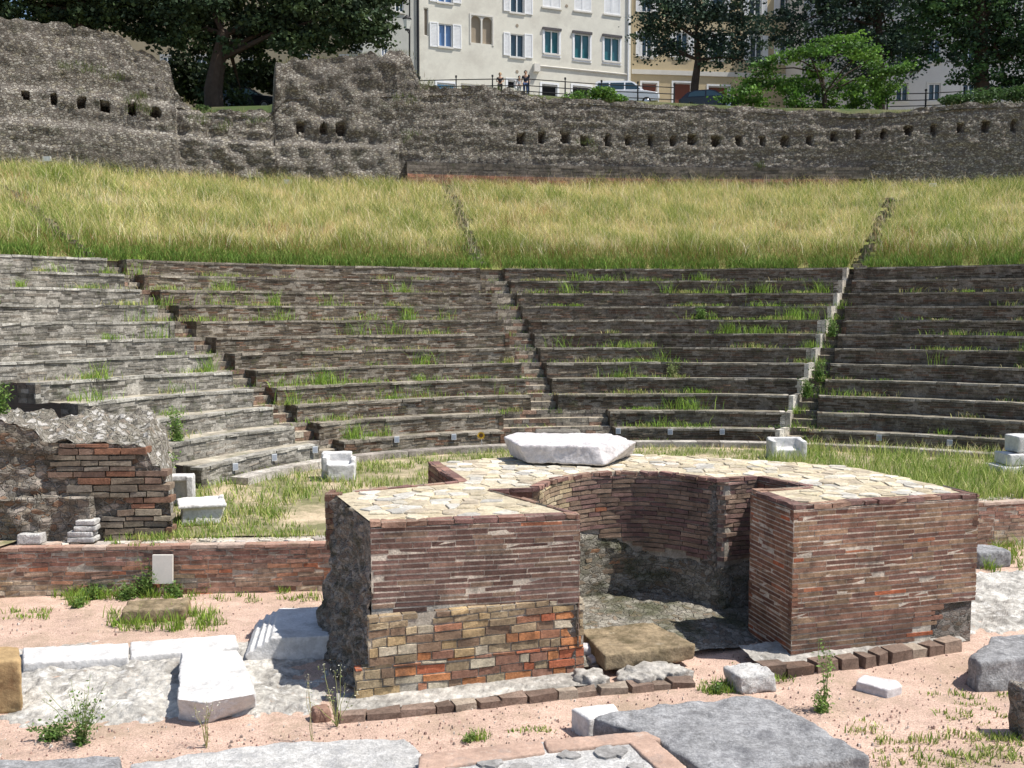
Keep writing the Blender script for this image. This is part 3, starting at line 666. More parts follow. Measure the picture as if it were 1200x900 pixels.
# curved niche
mb = MB(); f, L = polyline(catmull(ARC[::6][:-1]+[ARC[-1].lerp(Vector(M1[:2]), .12), ARC[-1].lerp(Vector(M1[:2]), .5), Vector(M1[:2])], 10))
def nf(s, z, L):
    t = s/L; bl = lerp(.72, -.05, max(0, min(1, (t-.12)/.5)))+.16*mn.noise(Vector((s*1.7, 1, 5)))
    if z < bl:
        if random.random() < .45 and z < bl-.25: return pick([(.2, .15, .11), (.26, .2, .14), (.3, .17, .1)], .2)
        return None
    if t < .25: return pick([(.40, .32, .20), (.34, .26, .17), (.45, .37, .25), (.3, .22, .15)], .15)
    return thin(.02, [(.24, .17, .125), (.2, .14, .11), (.28, .2, .15), (.22, .14, .12), (.18, .11, .1)])(s, z, L)
bricks(mb, f, L, ZL, ZT-.07, .082, (.2, .42), nf, mortar=(.34, .31, .265), proud=(0, .016), jit=.005, m=0, step=.08, back=.022, depth=.16, gap=.02, gv=.01, zf=wav)
mb.build('niche_brickwork', M['brick'], ruin)
mb = MB(); nn = 60
def P(i, j):
    s = L*i/nn; p = f(s); q = f(min(L, s+.05)); r = f(max(0, s-.05)); t = (q-r).normalized(); n_ = Vector((t.y, -t.x)); z = lerp(ZL, 1.2, j/22)
    t_ = s/L; bl = lerp(.72, -.05, max(0, min(1, (t_-.12)/.5)))
    d = -.045+.05*mn.fractal(Vector((s*2.5, z*3, 1)), .9, 2.1, 4)+.05*max(0, min(1, (-.2-z)/.6))+.055*max(0, min(1, (bl-.02-z)/.1))
    return (p.x+n_.x*d, p.y+n_.y*d, z)
mb.grid(P, nn, 22, lambda i, j: (.3, .3, .3)); mb.build('niche_rubble', M['rub_niche'], ruin)
for grp_ in (((M1, M2), (M2, M3)), ((B, B2), (B2, N1), (N1, N2))):
  mb = MB()
  for a, b in grp_:
    f, L = line(a, b); bricks(mb, f, L, ZL if a is not B else -.5, ZT-.07, .078, (.22, .45), thin(.02), mortar=PM, depth=.09 if a in (M1, M2) else .012, proud=(0, .014) if a in (M1, M2) else (-.004, .004))
  mb.build('recess_facing', M['brick'], ruin)
mb = MB(); bk = [BACK[i] for i in (1, 2, 3, 4, 5, 6, 7)]
for a, b in zip(bk, bk[1:]): f, L = line(a, b); bricks(mb, f, L, -.15, ZT-.05, .085, (.25, .5), thin(), mortar=PM)
for a, b in ((BACK[7], BACK[8]), (BACK[8], BACK[9])): f, L = line(a, b); bricks(mb, f, L, -.15, ZT-.07, .078, (.25, .5), thin(), mortar=PM)
mb.build('back_facing', M['brick'], ruin)
# broken left end: rubble spilling out below, a brick corner left standing
mb = MB(); S4 = Vector(BACK[10][:2]); bot0 = at(388, 795, ZL); bot1 = at(409, 826, ZL); topA = Vector((A.x+.10, A.y+.09))
def P(u, v):
    t0 = S4.lerp(topA, u); e0 = Vector((-2.95, 14.6)).lerp(Vector((bot1.x+.12, bot1.y+.08)), u); w = max(0, 1-v)**1.3
    p = t0.lerp(e0, w); return (p.x, p.y, lerp(ZL-.05, ZT-.02-.10*u*max(0, mn.noise(Vector((u*5, 1, 1)))+.6), v))
rough_sheet(mb, P, Vector((-.93, -.3, .1)), 90, 100, .10, 3.0, (.3, .3, .3)); mb.build('broken_end', M['rub_dark'], ruin)
mb = MB(); f, L = line(S4+Vector((-.10, .35)), S4+Vector((-.10, -.08))); bricks(mb, f, L, .5, ZT, .078, (.2, .4), thin(0), mortar=PM)
f, L = line(S4+Vector((-.10, -.085)), S4+Vector((.16, -.05))); bricks(mb, f, L, .5, ZT, .078, (.1, .25), thin(0), mortar=PM, depth=.2)
mb.build('standing_corner', M['brick'], ruin)
# flat top: mortar bed, crazy paving, a border of bricks along the edges
mb = MB(); mb.faces([(p[0], p[1], ZT-.024) for p in ins], [tuple(range(n))], (.46, .40, .29))
FL = [(.50, .43, .30), (.47, .40, .29), (.53, .47, .36), (.45, .39, .29), (.51, .47, .39), (.40, .34, .26), (.56, .52, .45), (.42, .40, .36)]
crazy_paving(mb, OUT, .31, .018, lambda s: ZT-.022+.02*mn.noise(Vector((s[0]*1.5, s[1]*1.5, 0))), .03, FL, lambda s: min((Vector(s)-p).length for p in [f0(L0*k/30) for f0, L0 in EDG for k in range(31)]) > .17) if False else None
EDG = []
def edge_bricks(pts, bl=(.22, .42), depth=.22, pal=((.21, .12, .105), (.26, .15, .12), (.19, .115, .10), (.3, .19, .14))):
    for a, b in zip(pts, pts[1:]):
        f, L = line(a, b); EDG.append((f, L)); e = MB(); bricks(e, f, L, ZT-.07, ZT, .07, bl, lambda s, z, L: None if random.random() < .06 else pick(list(pal), .2), depth=depth, ends=True, back=.03, mortar=(.5, .44, .36), jit=.011, proud=(-.02, .03), zf=lambda s, z, k_=random.uniform(0, 50): .022*mn.noise(Vector((s*1.3+k_, 1, 1)))+.012*mn.noise(Vector((s*5+k_, 2, 1))))
        o = len(EM.v); EM.v += e.v; EM.f += [[i+o for i in q] for q in e.f]; EM.c += e.c; EM.m += e.m
EM = MB()
edge_bricks([A, B]); edge_bricks([B, B2, N1, N2], depth=.05); edge_bricks(ARC[::3]+[ARC[-1]] if (len(ARC)-1) % 3 else ARC[::3], (.14, .26), .16); edge_bricks([ARC[-1], M1, M2, M3], depth=.14); edge_bricks([M3, D_, E_], (.2, .4), .2); edge_bricks([E_, BACK[0]], depth=.12)
edge_bricks([BACK[7], BACK[8]], depth=.2); edge_bricks([BACK[8], BACK[9]], depth=.1)
EM.build('brick_border', M['brick'], ruin)
samples = [f0(L0*k/24) for f0, L0 in EDG for k in range(25)]
def keep(s):
    v = Vector(s); return min((v-p).length for p in samples) > .26
crazy_paving(mb, OUT, .27, .011, lambda s: ZT-.022+.012*mn.noise(Vector((s[0]*1.5, s[1]*1.5, 0))), .022, FL, keep)
mb.build('flagged_top', M['flag'], ruin)
# floor of the niche and the footing in front of it
mb = MB(); q0, q1, q2, q3 = Vector((.7, 13.6)), Vector((4.2, 14.9)), Vector((4.0, 16.9)), Vector((.5, 16.9))
rough_sheet(mb, lambda u, v: (*(q0.lerp(q1, u).lerp(q3.lerp(q2, u), v)), ZL+.10+.10*v-.16*max(0, (u-.62)/.38)*(1-v)**.5), (0, 0, 1), 60, 40, .04, 3, (.3, .3, .3))
mb.build('niche_floor', M['rub_niche'], ruin)
# brick kerb along the foot
def kerb(name, pts_px, z1, lens, parent, pal, mat, gapk=.02, depth=.2, h=None):
    f, L = polyline([at(x, y, ZL) for x, y in pts_px]); s = 0; mb = MB()
    while s < L-.08:
        l = min(random.uniform(*lens), L-s); a, b = f(s+gapk/2), f(s+l-gapk/2); t = (b-a).normalized(); n_ = Vector((-t.y, t.x)); z = ZL+z1*random.uniform(.8, 1.1); s += l
        J = lambda: random.uniform(-.022, .022)
        P0 = [(a.x+J(), a.y+J(), ZL-.06), (b.x+J(), b.y+J(), ZL-.06), (b.x+n_.x*depth, b.y+n_.y*depth, ZL-.06), (a.x+n_.x*depth, a.y+n_.y*depth, ZL-.06)]
        P1 = [(p[0]+J(), p[1]+J(), z+J()) for p in P0]
        mb.hexa(P0+P1, pick(pal, .2))
    return mb.build(name, mat, parent)
KP = [(.20, .145, .115), (.25, .19, .15), (.17, .12, .095), (.30, .25, .2)]
kb = empty('brick_kerb', at(600, 830, ZL), 'low kerb of old bricks along the foot of the ruin, left of the niche', 'kerb')
kerb('kerb_bricks', [(396, 849), (480, 841), (600, 827), (700, 816), (816, 806)], .09, (.2, .5), kb, KP, M['brick'])
mb = MB(); f, L = polyline([at(x, y, ZL) for x, y in [(396, 843), (480, 836), (600, 822), (690, 811)]])
rough_sheet(mb, lambda u, v: (*(f(L*u)+Vector((-.2, .97))*(.06+.55*v)), ZL+.07+.03*v), (0, 0, 1), 90, 12, .016, 6, (.3, .3, .3)); mb.build('mortar_bed', M['rub_top'], kb)
f, L = polyline([at(x, y, ZL) for x, y in [(683, 812), (760, 805), (815, 799)]]); SOL = []
for k in range(26):
    q = f(L*random.uniform(.04, .97))+Vector((-.25, .97))*random.uniform(.10, .42); SOL.append(obox(q.x, q.y, ZL-.04, ZL+random.uniform(.08, .20), random.uniform(.14, .34), random.uniform(.12, .26), random.uniform(0, 3), random.uniform(-.03, .03), random.uniform(-.03, .03)))
carve('rubble_bed', SOL, M['rub_top'], .022, .02, 6, 2, parent=kb)
k2 = empty('brick_kerb', at(1010, 775, ZL), 'low kerb of brown stones along the foot of the ruin, right of the niche', 'kerb')
kerb('kerb_stones', [(893, 797), (930, 794), (1010, 784), (1128, 764)], .17, (.22, .55), k2, KP+[(.18, .12, .09)], M['brick'], .05, .25)
mb = MB(); f, L = polyline([at(x, y, ZL) for x, y in [(895, 792), (930, 788), (1010, 779), (1135, 758)]])
rough_sheet(mb, lambda u, v: (*(f(L*u)+Vector((-.25, .97))*(.05+.7*v)), ZL+.08+.10*v), (0, 0, 1), 90, 14, .022, 6, (.3, .3, .3)); mb.build('mortar_bed', M['rub_top'], k2)
# threshold slab in the niche mouth
tp = [at(679, 737, -.62), at(765, 729, -.62), at(815, 755, -.62), at(708, 768, -.62)][::-1]
carve('threshold_slab', [prism_pts(tp, -.86, -.62, .0)], M['moss_stone'], .03, .025, 3, 2, label='large flat brown mossy stone slab lying in the mouth of the niche', cat='stone slab')
for i, (x, y, r) in enumerate(((690, 779, .13), (686, 772, .1), (696, 786, .09))):
    p = at(x, y, ZL); carve('rubble_stone', [obox(p.x, p.y+.15, ZL, ZL+r*1.9, r*2, r*1.7, i)], M['marble_pink'], .025, .02, 6, 3, label=('largest', 'upper', 'smallest')[i]+' pale rubble stone tucked under the left side of the mossy slab', cat='stone', group='stones under the mossy slab')
# great white block on the roof of the ruin
zt = ZT+.02
wb = [at(618, 543, zt), at(708, 546, zt), at(742, 532, zt), at(710, 526, zt), at(610, 527, zt), at(598, 534, zt)]
wt = [at(607, 521, 1.72), at(700, 523, 1.72), at(746, 517.5, 1.72), at(715, 508, 1.72), at(604, 507, 1.72), at(590, 511.5, 1.72)]
carve('marble_block', [([(p.x, p.y, zt) for p in wb], [(p.x, p.y, 1.72) for p in wt])], M['marble_pink'], .028, .02, 4.5, 1, chips=.03, label='huge rough white marble block lying on top of the brick ruin', cat='stone block')

# ================================================================== LOW WALL, RUINED WALL ON THE LEFT, LOOSE STONES
lw = empty('brick_wall', (-6.5, 17.6, ZL), 'low red brick wall with flat flagged top running in from the left of the ruin', 'wall')
RED = [(.32, .19, .14), (.38, .20, .13), (.28, .17, .125), (.33, .23, .17), (.38, .29, .22), (.25, .165, .13), (.42, .17, .10)]
def lowwall(root, pts, back, z1, seg_pal, top_pal):
    for a, b in zip(pts, pts[1:]):
        f, L = line(a, b); mb = MB()
        def cf(s, z, L):
            k = (z-ZL)/(z1-ZL); w = mn.noise(Vector((s*.6, z*2, 7)))
            if k < .45 and w > .1: return pick([(.46, .38, .28), (.52, .45, .36), (.40, .30, .2)], .15)
            if k > .6: return pick([(.29, .16, .125), (.33, .19, .14), (.25, .15, .12)], .15)
            return pick(seg_pal, .18)
        bricks(mb, f, L, ZL-.05, z1-.07, .085, (.2, .5), cf, proud=(-.004, .014), jit=.007, mortar=(.44, .39, .33), gap=.017, back=.003)
        mb.build('brick_facing', M['brick'], root)
    mb = MB(); poly = [V2(Vector(p)) for p in pts]+[V2(Vector(p)) for p in back]
    mb.prism([(p[0], p[1]+.03) for p in poly], ZL-.1, z1-.03, (.45, .4, .33))
    for a, b in zip(pts, pts[1:]):
        f, L = line(a, b); bricks(mb, f, L, z1-.07, z1, .07, (.25, .5), lambda s, z, L: pick([(.40, .27, .21), (.46, .36, .3), (.36, .22, .17)], .15), proud=(.0, .03), depth=.22, back=.03, mortar=(.5, .45, .38))
    sm = [line(a, b)[0](line(a, b)[1]*k/60) for a, b in zip(pts, pts[1:]) for k in range(61)]
    crazy_paving(mb, poly, .24, .012, lambda s: z1-.015, .02, top_pal, lambda s: min((Vector(s)-p).length for p in sm) > .27)
    mb.build('wall_top', M['flag'], root)
lowwall(lw, [(-17, 16.9), (-9.12, 17.42), (-3.1, 17.82)], [(-3.1, 18.5), (-9.12, 18.1), (-17, 17.6)], -.06, RED, [(.5, .45, .4), (.56, .5, .43), (.45, .4, .36), (.5, .38, .31)])
lr = empty('brick_wall', (9.5, 21, ZL), 'low brick wall with grass above it at the right edge, beyond the ruin', 'wall')
lowwall(lr, [(6.8, 20.3), (10.4, 21.2), (22, 24.0)], [(22, 24.7), (10.4, 21.9), (6.8, 21.0)], .04, [(.3, .19, .14), (.36, .27, .2), (.26, .17, .13)], [(.5, .45, .4), (.45, .4, .36), (.52, .42, .36)])
# ruined mass of masonry at the left
ow = empty('ruined_wall', (-9, 18.3, 0), 'broken rubble and brick wall stump at the left edge, behind the low brick wall', 'wall')
OA, OB, OC = Vector((-16, 17.55)), Vector((-6.3, 18.22)), Vector((-7.9, 23.2))
TOPO = [(-80, 2.3), (0, 2.15), (40, 1.98), (52, 1.75), (160, 1.68), (173, 1.62), (176, 1.32), (188, 1.24), (191, .9), (196, .8), (199, .2), (240, .15)]
def otop(p): return prof(TOPO, pxx(p.x, p.y, 1.3))
mb = MB()
fo, Lo = line(OA, OB)
def P(i, j):
    p = fo(Lo*i/150); zt = otop(p); z = lerp(-.12, zt, j/50); px = pxx(p.x, p.y, z)
    d = .10*mn.fractal(Vector((p.x*1.6, p.y, z*1.8)), .9, 2.1, 4)+.05*mn.noise(Vector((p.x*6, 1, z*6))); kk = max(0, min(1, (px-60)/60)); d = d*(1-.6*kk)-.02*kk
    if px < 110 and z < .75: d += .18-.25*max(0, mn.noise(Vector((p.x*1.5, z*1.5, 3))))
    return (p.x+.06*d, p.y-d, z)
mb.grid(P, 150, 50, lambda i, j: (.3, .3, .3))
def P(i, j):
    p = fo(Lo*i/150); zt = otop(p); k = j/50; q = p.lerp(OC+(OA-OB)*(1-i/150)*1.0, k) if False else p+(OC-OB)*k
    z = zt+(min(zt, 1.62)+.12-zt)*min(1, k*1.5)*(1 if zt > 1.2 else .3)+.22*mn.fractal(Vector((q.x*1.7, q.y*1.7, 3)), .8, 2.1, 5)*min(1, k*6)+.13*mn.noise(Vector((q.x*5, q.y*5, 1)))
    return (q.x, q.y, z-(.0 if j else .0))
mb.grid(P, 150, 50, lambda i, j: (.3, .3, .3), 1)
mb.build('rubble_mass', [M['rub_left'], M['rub_pile']], ow)
mb = MB()
def oc(s, z, L):
    p = fo(s); px = pxx(p.x, p.y, z); zt = otop(p)
    if z > min(zt, otop(fo(min(Lo, s+.12))), otop(fo(max(0, s-.1))))-.02 or px < 28: return None
    if px < 60+75*max(0, min(1, (1.2-z)/.6))+20*mn.noise(Vector((s*2, z*3, 1))): return None
    band = z % .5
    if band < .20: return pick([(.24, .145, .10), (.27, .14, .09), (.21, .145, .11), (.2, .16, .12)], .2)
    return pick([(.24, .205, .16), (.29, .25, .19), (.19, .165, .135), (.26, .2, .15)], .2)
bricks(mb, fo, Lo, -.1, 1.72, .115, (.28, .6), oc, proud=(.03, .075), depth=.3, jit=.011, gap=.024, backing=False, hv=.2)
mb.build('brick_courses', M['brick'], ow)

def lay(name, pts, z0, z1, mat, lab, cat, res=.03, amp=.02, sc=4, grow=.02, grp=None, dz=None, chips=0, sm=2):
    return carve(name, [prism_pts([at(x, y, z1) for x, y in pts], z0, z1, grow, dz)], mat, res, amp, sc, sm, label=lab, cat=cat, group=grp, chips=chips)
# marble pieces by the seats
p = at(208, 590, 0)
carve('framed_marble_block', [obox(p.x, p.y+.15, -.03, .58, .66, .12, rad(12)), obox(p.x-.26, p.y, -.03, .6, .13, .34, rad(12)), obox(p.x+.27, p.y+.06, -.03, .6, .13, .34, rad(12)), obox(p.x, p.y+.05, .5, .62, .66, .34, rad(12))], M['marble'], .022, .008, 5, 1, label='upright white marble block with a framed hollow, beside the left stump', cat='marble block')
p = at(228, 612, 0)
carve('marble_block', [obox(p.x, p.y+.35, -.05, .30, .75, .8, rad(20), .04, .05), obox(p.x+.02, p.y+.38, .28, .36, .9, .95, rad(20))], M['marble'], .025, .015, 5, 2, label='white moulded marble block lying tilted in the grass beside the left stump', cat='marble block')
p = at(258, 605, 0); carve('marble_post', [obox(p.x, p.y+.1, -.05, .42, .1, .12, .2)], M['marble'], .02, .01, 5, 1, label='thin upright marble sliver beside the tilted block in the left grass', cat='marble piece')
p = at(393, 563, 0)
carve('stone_chair', [obox(p.x+.12, p.y+.25, -.04, .38, .66, .5, .08), obox(p.x-.06, p.y+.62, -.04, .62, .75, .3, .08), obox(p.x-.3, p.y+.4, .2, .55, .13, .6, .08), obox(p.x+.38, p.y+.42, .2, .5, .1, .5, .08)], M['marble'], .025, .012, 5, 1, label='white marble seat of honour at the foot of the left rows, beside the ruin', cat='marble seat')
p = at(924, 538, 0)
carve('stone_chair', [obox(p.x, p.y+.5, -.04, .56, .95, .16), obox(p.x-.42, p.y+.25, -.04, .52, .15, .6), obox(p.x+.42, p.y+.25, -.04, .52, .15, .6), obox(p.x, p.y+.3, -.04, .26, .9, .5)], M['marble'], .025, .01, 5, 1, label='grey white marble armchair seat below the right stairway', cat='marble seat')
p = at(1196, 556, 0)
mr = empty('marble_steps', (p.x, p.y, 0), 'stepped pile of white marble blocks at the right end of the lowest row', 'marble blocks')
for i, (w, d, z0, z1, dx) in enumerate(((1.2, .8, -.05, .18, .1), (.9, .7, .2, .5, .18), (.7, .6, .52, .95, .32))):
    carve('marble_step', [obox(p.x+dx, p.y+.5, z0, z1, w, d, .1)], M['marble'], .03, .012, 4, 1, parent=mr)
# stones on the low wall
p = at(96, 634, -.05); st = empty('slab_stack', (p.x, p.y, -.05), 'small stack of thin stone slabs against the left stump', 'stone stack')
for i in range(4): carve('stone_slab', [obox(p.x+random.uniform(-.02, .05)+.03*i, p.y+.02*i, -.05+.10*i, .04+.10*i, .5-.05*i, .3, random.uniform(-.1, .1))], M['pale_slab'], .02, .008, 6, 1, parent=st)
p = at(36, 636, -.05); carve('stone_block', [obox(p.x, p.y+.05, -.06, .12, .42, .28, .05)], M['pale_slab'], .02, .01, 6, 1, label='small pale stone block on the low wall, left of the slab stack', cat='stone block')
p = atY(190.5, 684, 17.46); pl = empty('information_panel', (p.x, 17.42, p.z), 'blank grey white panel leaning against the low red brick wall', 'panel')
mb = MB(); w, h = 24/F*17.5, 34/F*17.5
P0 = [(-w/2, -.02, 0), (w/2, -.02, 0), (w/2, .03, 0), (-w/2, .03, 0)]
mb.hexa([(p.x+a, 17.45+b+.02, p.z+c) for a, b, c in P0]+[(p.x+a, 17.45+b+.06, p.z+h) for a, b, c in P0]); mb.build('board', M['trim'], pl)
# left front: cornice, block, strips, floor of pale mortar
mb = MB()
PX = lambda x, y: at(x, y, ZL)
fl = [PX(-30, 872), PX(60, 858), PX(200, 850), PX(330, 848), PX(412, 842), PX(420, 780), PX(390, 742), PX(270, 742), PX(20, 752), PX(-60, 756)]
a0, a1, a2, a3 = PX(-30, 866), PX(415, 846), PX(400, 742), PX(-60, 752)
rough_sheet(mb, lambda u, v: (*(Vector(a0[:2]).lerp(Vector(a1[:2]), u).lerp(Vector(a3[:2]).lerp(Vector(a2[:2]), u), v)), ZL+.05-.12*max(0, 1-6*min(u, 1-u, v, 1-v))), (0, 0, 1), 150, 80, .06, 3.0, (.5, .5, .5))
tag(mb.build('mortar_floor', M['rub_pale'], smooth=False), kind='structure')
mb = MB(); a0, a1, a2, a3 = PX(1128, 752), PX(1300, 752), PX(1260, 664), PX(1132, 664)
rough_sheet(mb, lambda u, v: (*(Vector(a0[:2]).lerp(Vector(a1[:2]), u).lerp(Vector(a3[:2]).lerp(Vector(a2[:2]), u), v)), ZL+.06-.12*max(0, 1-6*min(1-u, v, 1-v))), (0, 0, 1), 70, 80, .06, 3.0, (.5, .5, .5))
tag(mb.build('mortar_floor', M['rub_pale']), kind='structure')
# moulded cornice lying on its back
c0 = PX(336, 776); CXn, CY0 = c0.x, c0.y
prf = [(-.50, 0), (.70, 0), (.70, .36), (-.22, .36), (-.27, .30), (-.31, .33), (-.36, .25), (-.41, .28), (-.47, .18), (-.52, .20), (-.60, .10)]
rot = rad(8)
def cpt(x, y): return (CXn+x*math.cos(rot)-y*math.sin(rot), CY0+x*math.sin(rot)+y*math.cos(rot))
carve('marble_cornice', [([(*cpt(x, .02+.0*z), ZL+z) for x, z in prf], [(*cpt(x-.02, 1.5), ZL+z) for x, z in prf])], M['marble'], .018, .008, 4, 1, label='white marble cornice block with grooved moulding, lying beside the ruin', cat='marble block')
b0 = [at(208, 818, -.62), at(238, 822, -.62), at(299, 812, -.62), at(292, 790, -.62), at(277, 760, -.62), at(212, 762, -.62)]
bb = [PX(210, 842), PX(240, 847), PX(302, 831), PX(298, 800), PX(282, 775), PX(212, 778)]
carve('marble_block', [([(p.x, p.y, ZL-.02) for p in bb], [(p.x, p.y, -.63) for p in b0])], M['marble'], .022, .022, 4, 2, chips=.06, label='square white marble block with a chipped front on the pale mortar, behind the wispy weed', cat='marble block')
lay('marble_kerb', [(27, 777), (150, 770), (150, 753), (27, 759)], ZL, -.80, M['marble'], 'long flat white marble kerbstone on the left, nearest the brown stone', 'kerbstone', .025, .012, grp='flat white kerbstones on the left')
lay('marble_kerb', [(153, 769), (280, 758), (276, 743), (153, 752)], ZL, -.82, M['marble'], 'flat white marble kerbstone on the left, ending at the grooved cornice', 'kerbstone', .025, .012, grp='flat white kerbstones on the left')
lay('sandstone_block', [(-22, 776), (24, 774), (22, 757), (-22, 759)], ZL, -.26, M['brown_stone'], 'tall yellow brown sandstone block cut by the left edge of the view', 'stone block', .03, .02)
lay('stone_block', [(142, 716), (218, 712), (222, 700), (150, 703)], ZL, -.74, M['moss_stone'], 'low brown stone block overgrown with weeds, in front of the low brick wall', 'stone block', .03, .03)
p = PX(375, 846); carve('cobble', [obox(p.x, p.y+.06, ZL-.03, ZL+.17, .22, .2, .4)], M['cobble'], .025, .02, 6, 4, label='small reddish cobble at the left end of the brick kerb', cat='stone')
# foreground slabs
lay('limestone_slab', [(150, 930), (492, 930), (497, 884), (474, 864), (330, 869), (152, 893)], ZL-.05, -.72, M['pale_slab'], 'pale pitted limestone slab at the bottom edge, left of the brick framed panel', 'stone slab', .035, .025, 3)
lay('limestone_slab', [(-60, 940), (142, 930), (142, 884), (-60, 893)], ZL-.05, -.72, M['grey_slab'], 'grey limestone slab in the bottom left corner', 'stone slab', .035, .02, 3)
lay('limestone_slab', [(830, 906), (913, 899), (1018, 886), (906, 819), (880, 815), (760, 827), (692, 840), (765, 862)], ZL-.05, -.62, M['grey_slab'], 'largest dark grey limestone slab in the right foreground', 'stone slab', .035, .03, 3, chips=.05)
lay('marble_fragment', [(690, 842), (727, 833), (720, 823), (669, 829)], ZL-.05, -.68, M['marble'], 'small white fragment at the left corner of the big grey slab', 'stone piece', .025, .012)
mz = empty('floor_panel', at(640, 890, -.7), 'broken floor panel of white mortar framed in reddish stone, bottom centre', 'floor panel')
Z = -.60
MZ = [(480, 945), (820, 945), (812, 905), (757, 856), (620, 868), (492, 883)]
carve('mortar_bed', [prism_pts([at(x, y, Z) for x, y in MZ], ZL-.05, Z-.02, -.01)], M['pale_slab'], .03, .012, 4, 1, parent=mz)
def border(px4): carve('border_stone', [prism_pts([at(x, y, Z+.01) for x, y in px4], Z-.2, Z+.012, 0)], M['border'], .022, .01, 5, 1, parent=mz)
M['border'] = material('reddish_border_stone', (.40, .28, .22), var=.25, vs=3, bump=.5, bs=25, fine=.2, stain=(3, (.26, .22, .2), .52, .68, .6), stain2=(4, (.55, .47, .4), .58, .7, .6))
for q in ([(493, 883), (634, 867), (639, 881), (500, 901)][::1], [(637, 867), (756, 856.5), (775, 866), (642, 880)], [(757, 857), (812, 905), (775, 905), (735, 868)], [(491, 886), (520, 884), (528, 940), (482, 945)]): border(q[::-1])
M['patch'] = material('worn_grey_stone', (.27, .26, .25), var=.4, vs=6, bump=.6, bs=30, fine=.3, mid=(14, .3))
for x, y, w in ((574, 893, 14), (667, 884, 12), (717, 880, 18), (610, 899, 12), (745, 897, 10)):
    a = [at(x+w*math.cos(t)*random.uniform(.8, 1.2), y+w*.42*math.sin(t)*random.uniform(.65, 1.25), Z) for t in np.arange(0, 6.2, .4)]
    mb = MB(); mb.prism([(q.x, q.y) for q in a[::-1]], Z-.03, Z+.004, (.2, .2, .2)); mb.build('inset_stone', M['patch'], mz)
# right front stones
p = PX(886, 812); carve('hollowed_stone', [obox(p.x-.02, p.y+.22, ZL-.02, ZL+.24, .55, .46, .3, -.02, .02)], M['pale_slab'], .025, .03, 5, 3, chips=.1, label='rough pale stone with a hollow, at the corner of the right pier', cat='stone')
lay('marble_slab', [(1003, 798), (1040, 808), (1058, 803), (1050, 796), (1012, 790)], ZL-.03, ZL+.13, M['marble_pink'], 'smooth white flat stone lying on the pink gravel at the right', 'stone', .025, .01)
q = [at(1136, 766, -.55), at(1148, 776, -.55), at(1215, 770, -.55), at(1230, 742, -.55), at(1165, 745, -.55)]
carve('boulder', [prism_pts(q, ZL-.05, -.52, .10, [-.06, -.03, 0, 0, -.02])], M['grey_slab'], .035, .03, 3, 4, label='large rounded grey boulder block at the right edge', cat='boulder')
q = PX(1204, 870); carve('stone_post', [obox(q.x+.05, q.y+.2, ZL, ZL+.62, .22, .3, .1)], M['rub_dark'], .03, .03, 4, 3, label='dark stone post cut by the lower right edge', cat='post')
p = PX(1160, 664); carve('stone_block', [obox(p.x, p.y+.2, ZL, ZL+.32, .75, .6, .2)], M['grey_slab'], .035, .03, 3, 3, label='grey block half hidden behind the right end of the ruin', cat='stone block')
p = at(374, 690, ZL); carve('rubble_heap', [obox(p.x+.1, p.y+.15, ZL, ZL+.22, .6, .4, .2)], M['brown_stone'], .03, .05, 5, 3, label='little heap of brown rubble between low wall and ruin', cat='rubble')

# ------------------------------------------------------------------ marker plates on the lowest rows
PLATES = [(85, 493, 4, 'blue striped marker plate under the end of a cut off row, far left'), (274, 547, 1, 'marker plate on the lowest left row, nearest the left stump'), (320, 536, 1, 'marker plate on the lowest left row, middle one of the three'), (368, 527, 1, 'marker plate on the lowest left row, nearest the stairway'), (464, 515, 1, 'marker plate on the lowest row, farther left of the yellow flower'), (531, 512, 1, 'marker plate on the lowest row just left of the yellow flower'), (724, 505, 1, 'marker plate at the corner where the lowest row starts, right above the white block'), (785, 506, 1, 'marker plate on the lowest row, left one of two above the niche'), (846, 506, 1, 'marker plate on the lowest row, right one of two above the niche'), (1030, 513, 1, 'grey marker plate on the dark lowest row, nearest the right marble seat'), (1113, 519, 1, 'grey marker plate on the dark lowest row, farther from the right marble seat')]
for x, y, i, lab in PLATES:
    th = theta(x, i, (i-.5)*RISE); r = radius(i, th)-.06; X, Y = CX+r*math.sin(th), CY+r*math.cos(th)
    z = atY(x, y, Y).z; w, h = (.15, .18) if x > 100 else (.26, .24); e = empty('marker_plate', (X, Y, z), lab, 'plate', 'small marker plates on the lowest rows')
    mb = MB(); mb.box(X, Y, z, w, .03, h, -th); mb.build('plate', M['plate'], e)
    mb = MB(); n_ = Vector((-math.sin(th), -math.cos(th))); t_ = Vector((math.cos(th), -math.sin(th)))
    for k in range(4): q = Vector((X, Y))+n_*.017+t_*((k-1.5)*w*.22); mb.box(q.x, q.y, z, w*.1, .008, h*.8, -th)
    mb.build('print_bars', M['ink'], e)
for x, y, lab in ((55, 186, 'small white marker tile on the grass edge under the old wall, far left'), (337, 213, 'small white marker tile below the tree gap in the upper wall'), (838, 222, 'small white marker tile at the wall foot above the right middle bank'), (1093, 217, 'small white marker tile at the wall foot, far right')):
    X, Y = wall_at(x); Y -= 1.0; p = atY(x, y, Y); e = empty('marker_tile', p, lab, 'marker', 'white marker tiles along the upper wall')
    mb = MB(); mb.box(p.x, p.y, p.z, .34, .05, .2); mb.build('tile', M['plate'], e); mb = MB(); mb.tube([(p.x, p.y+.05, p.z-.8), (p.x, p.y+.05, p.z)], .02); mb.build('stake', M['iron'], e)

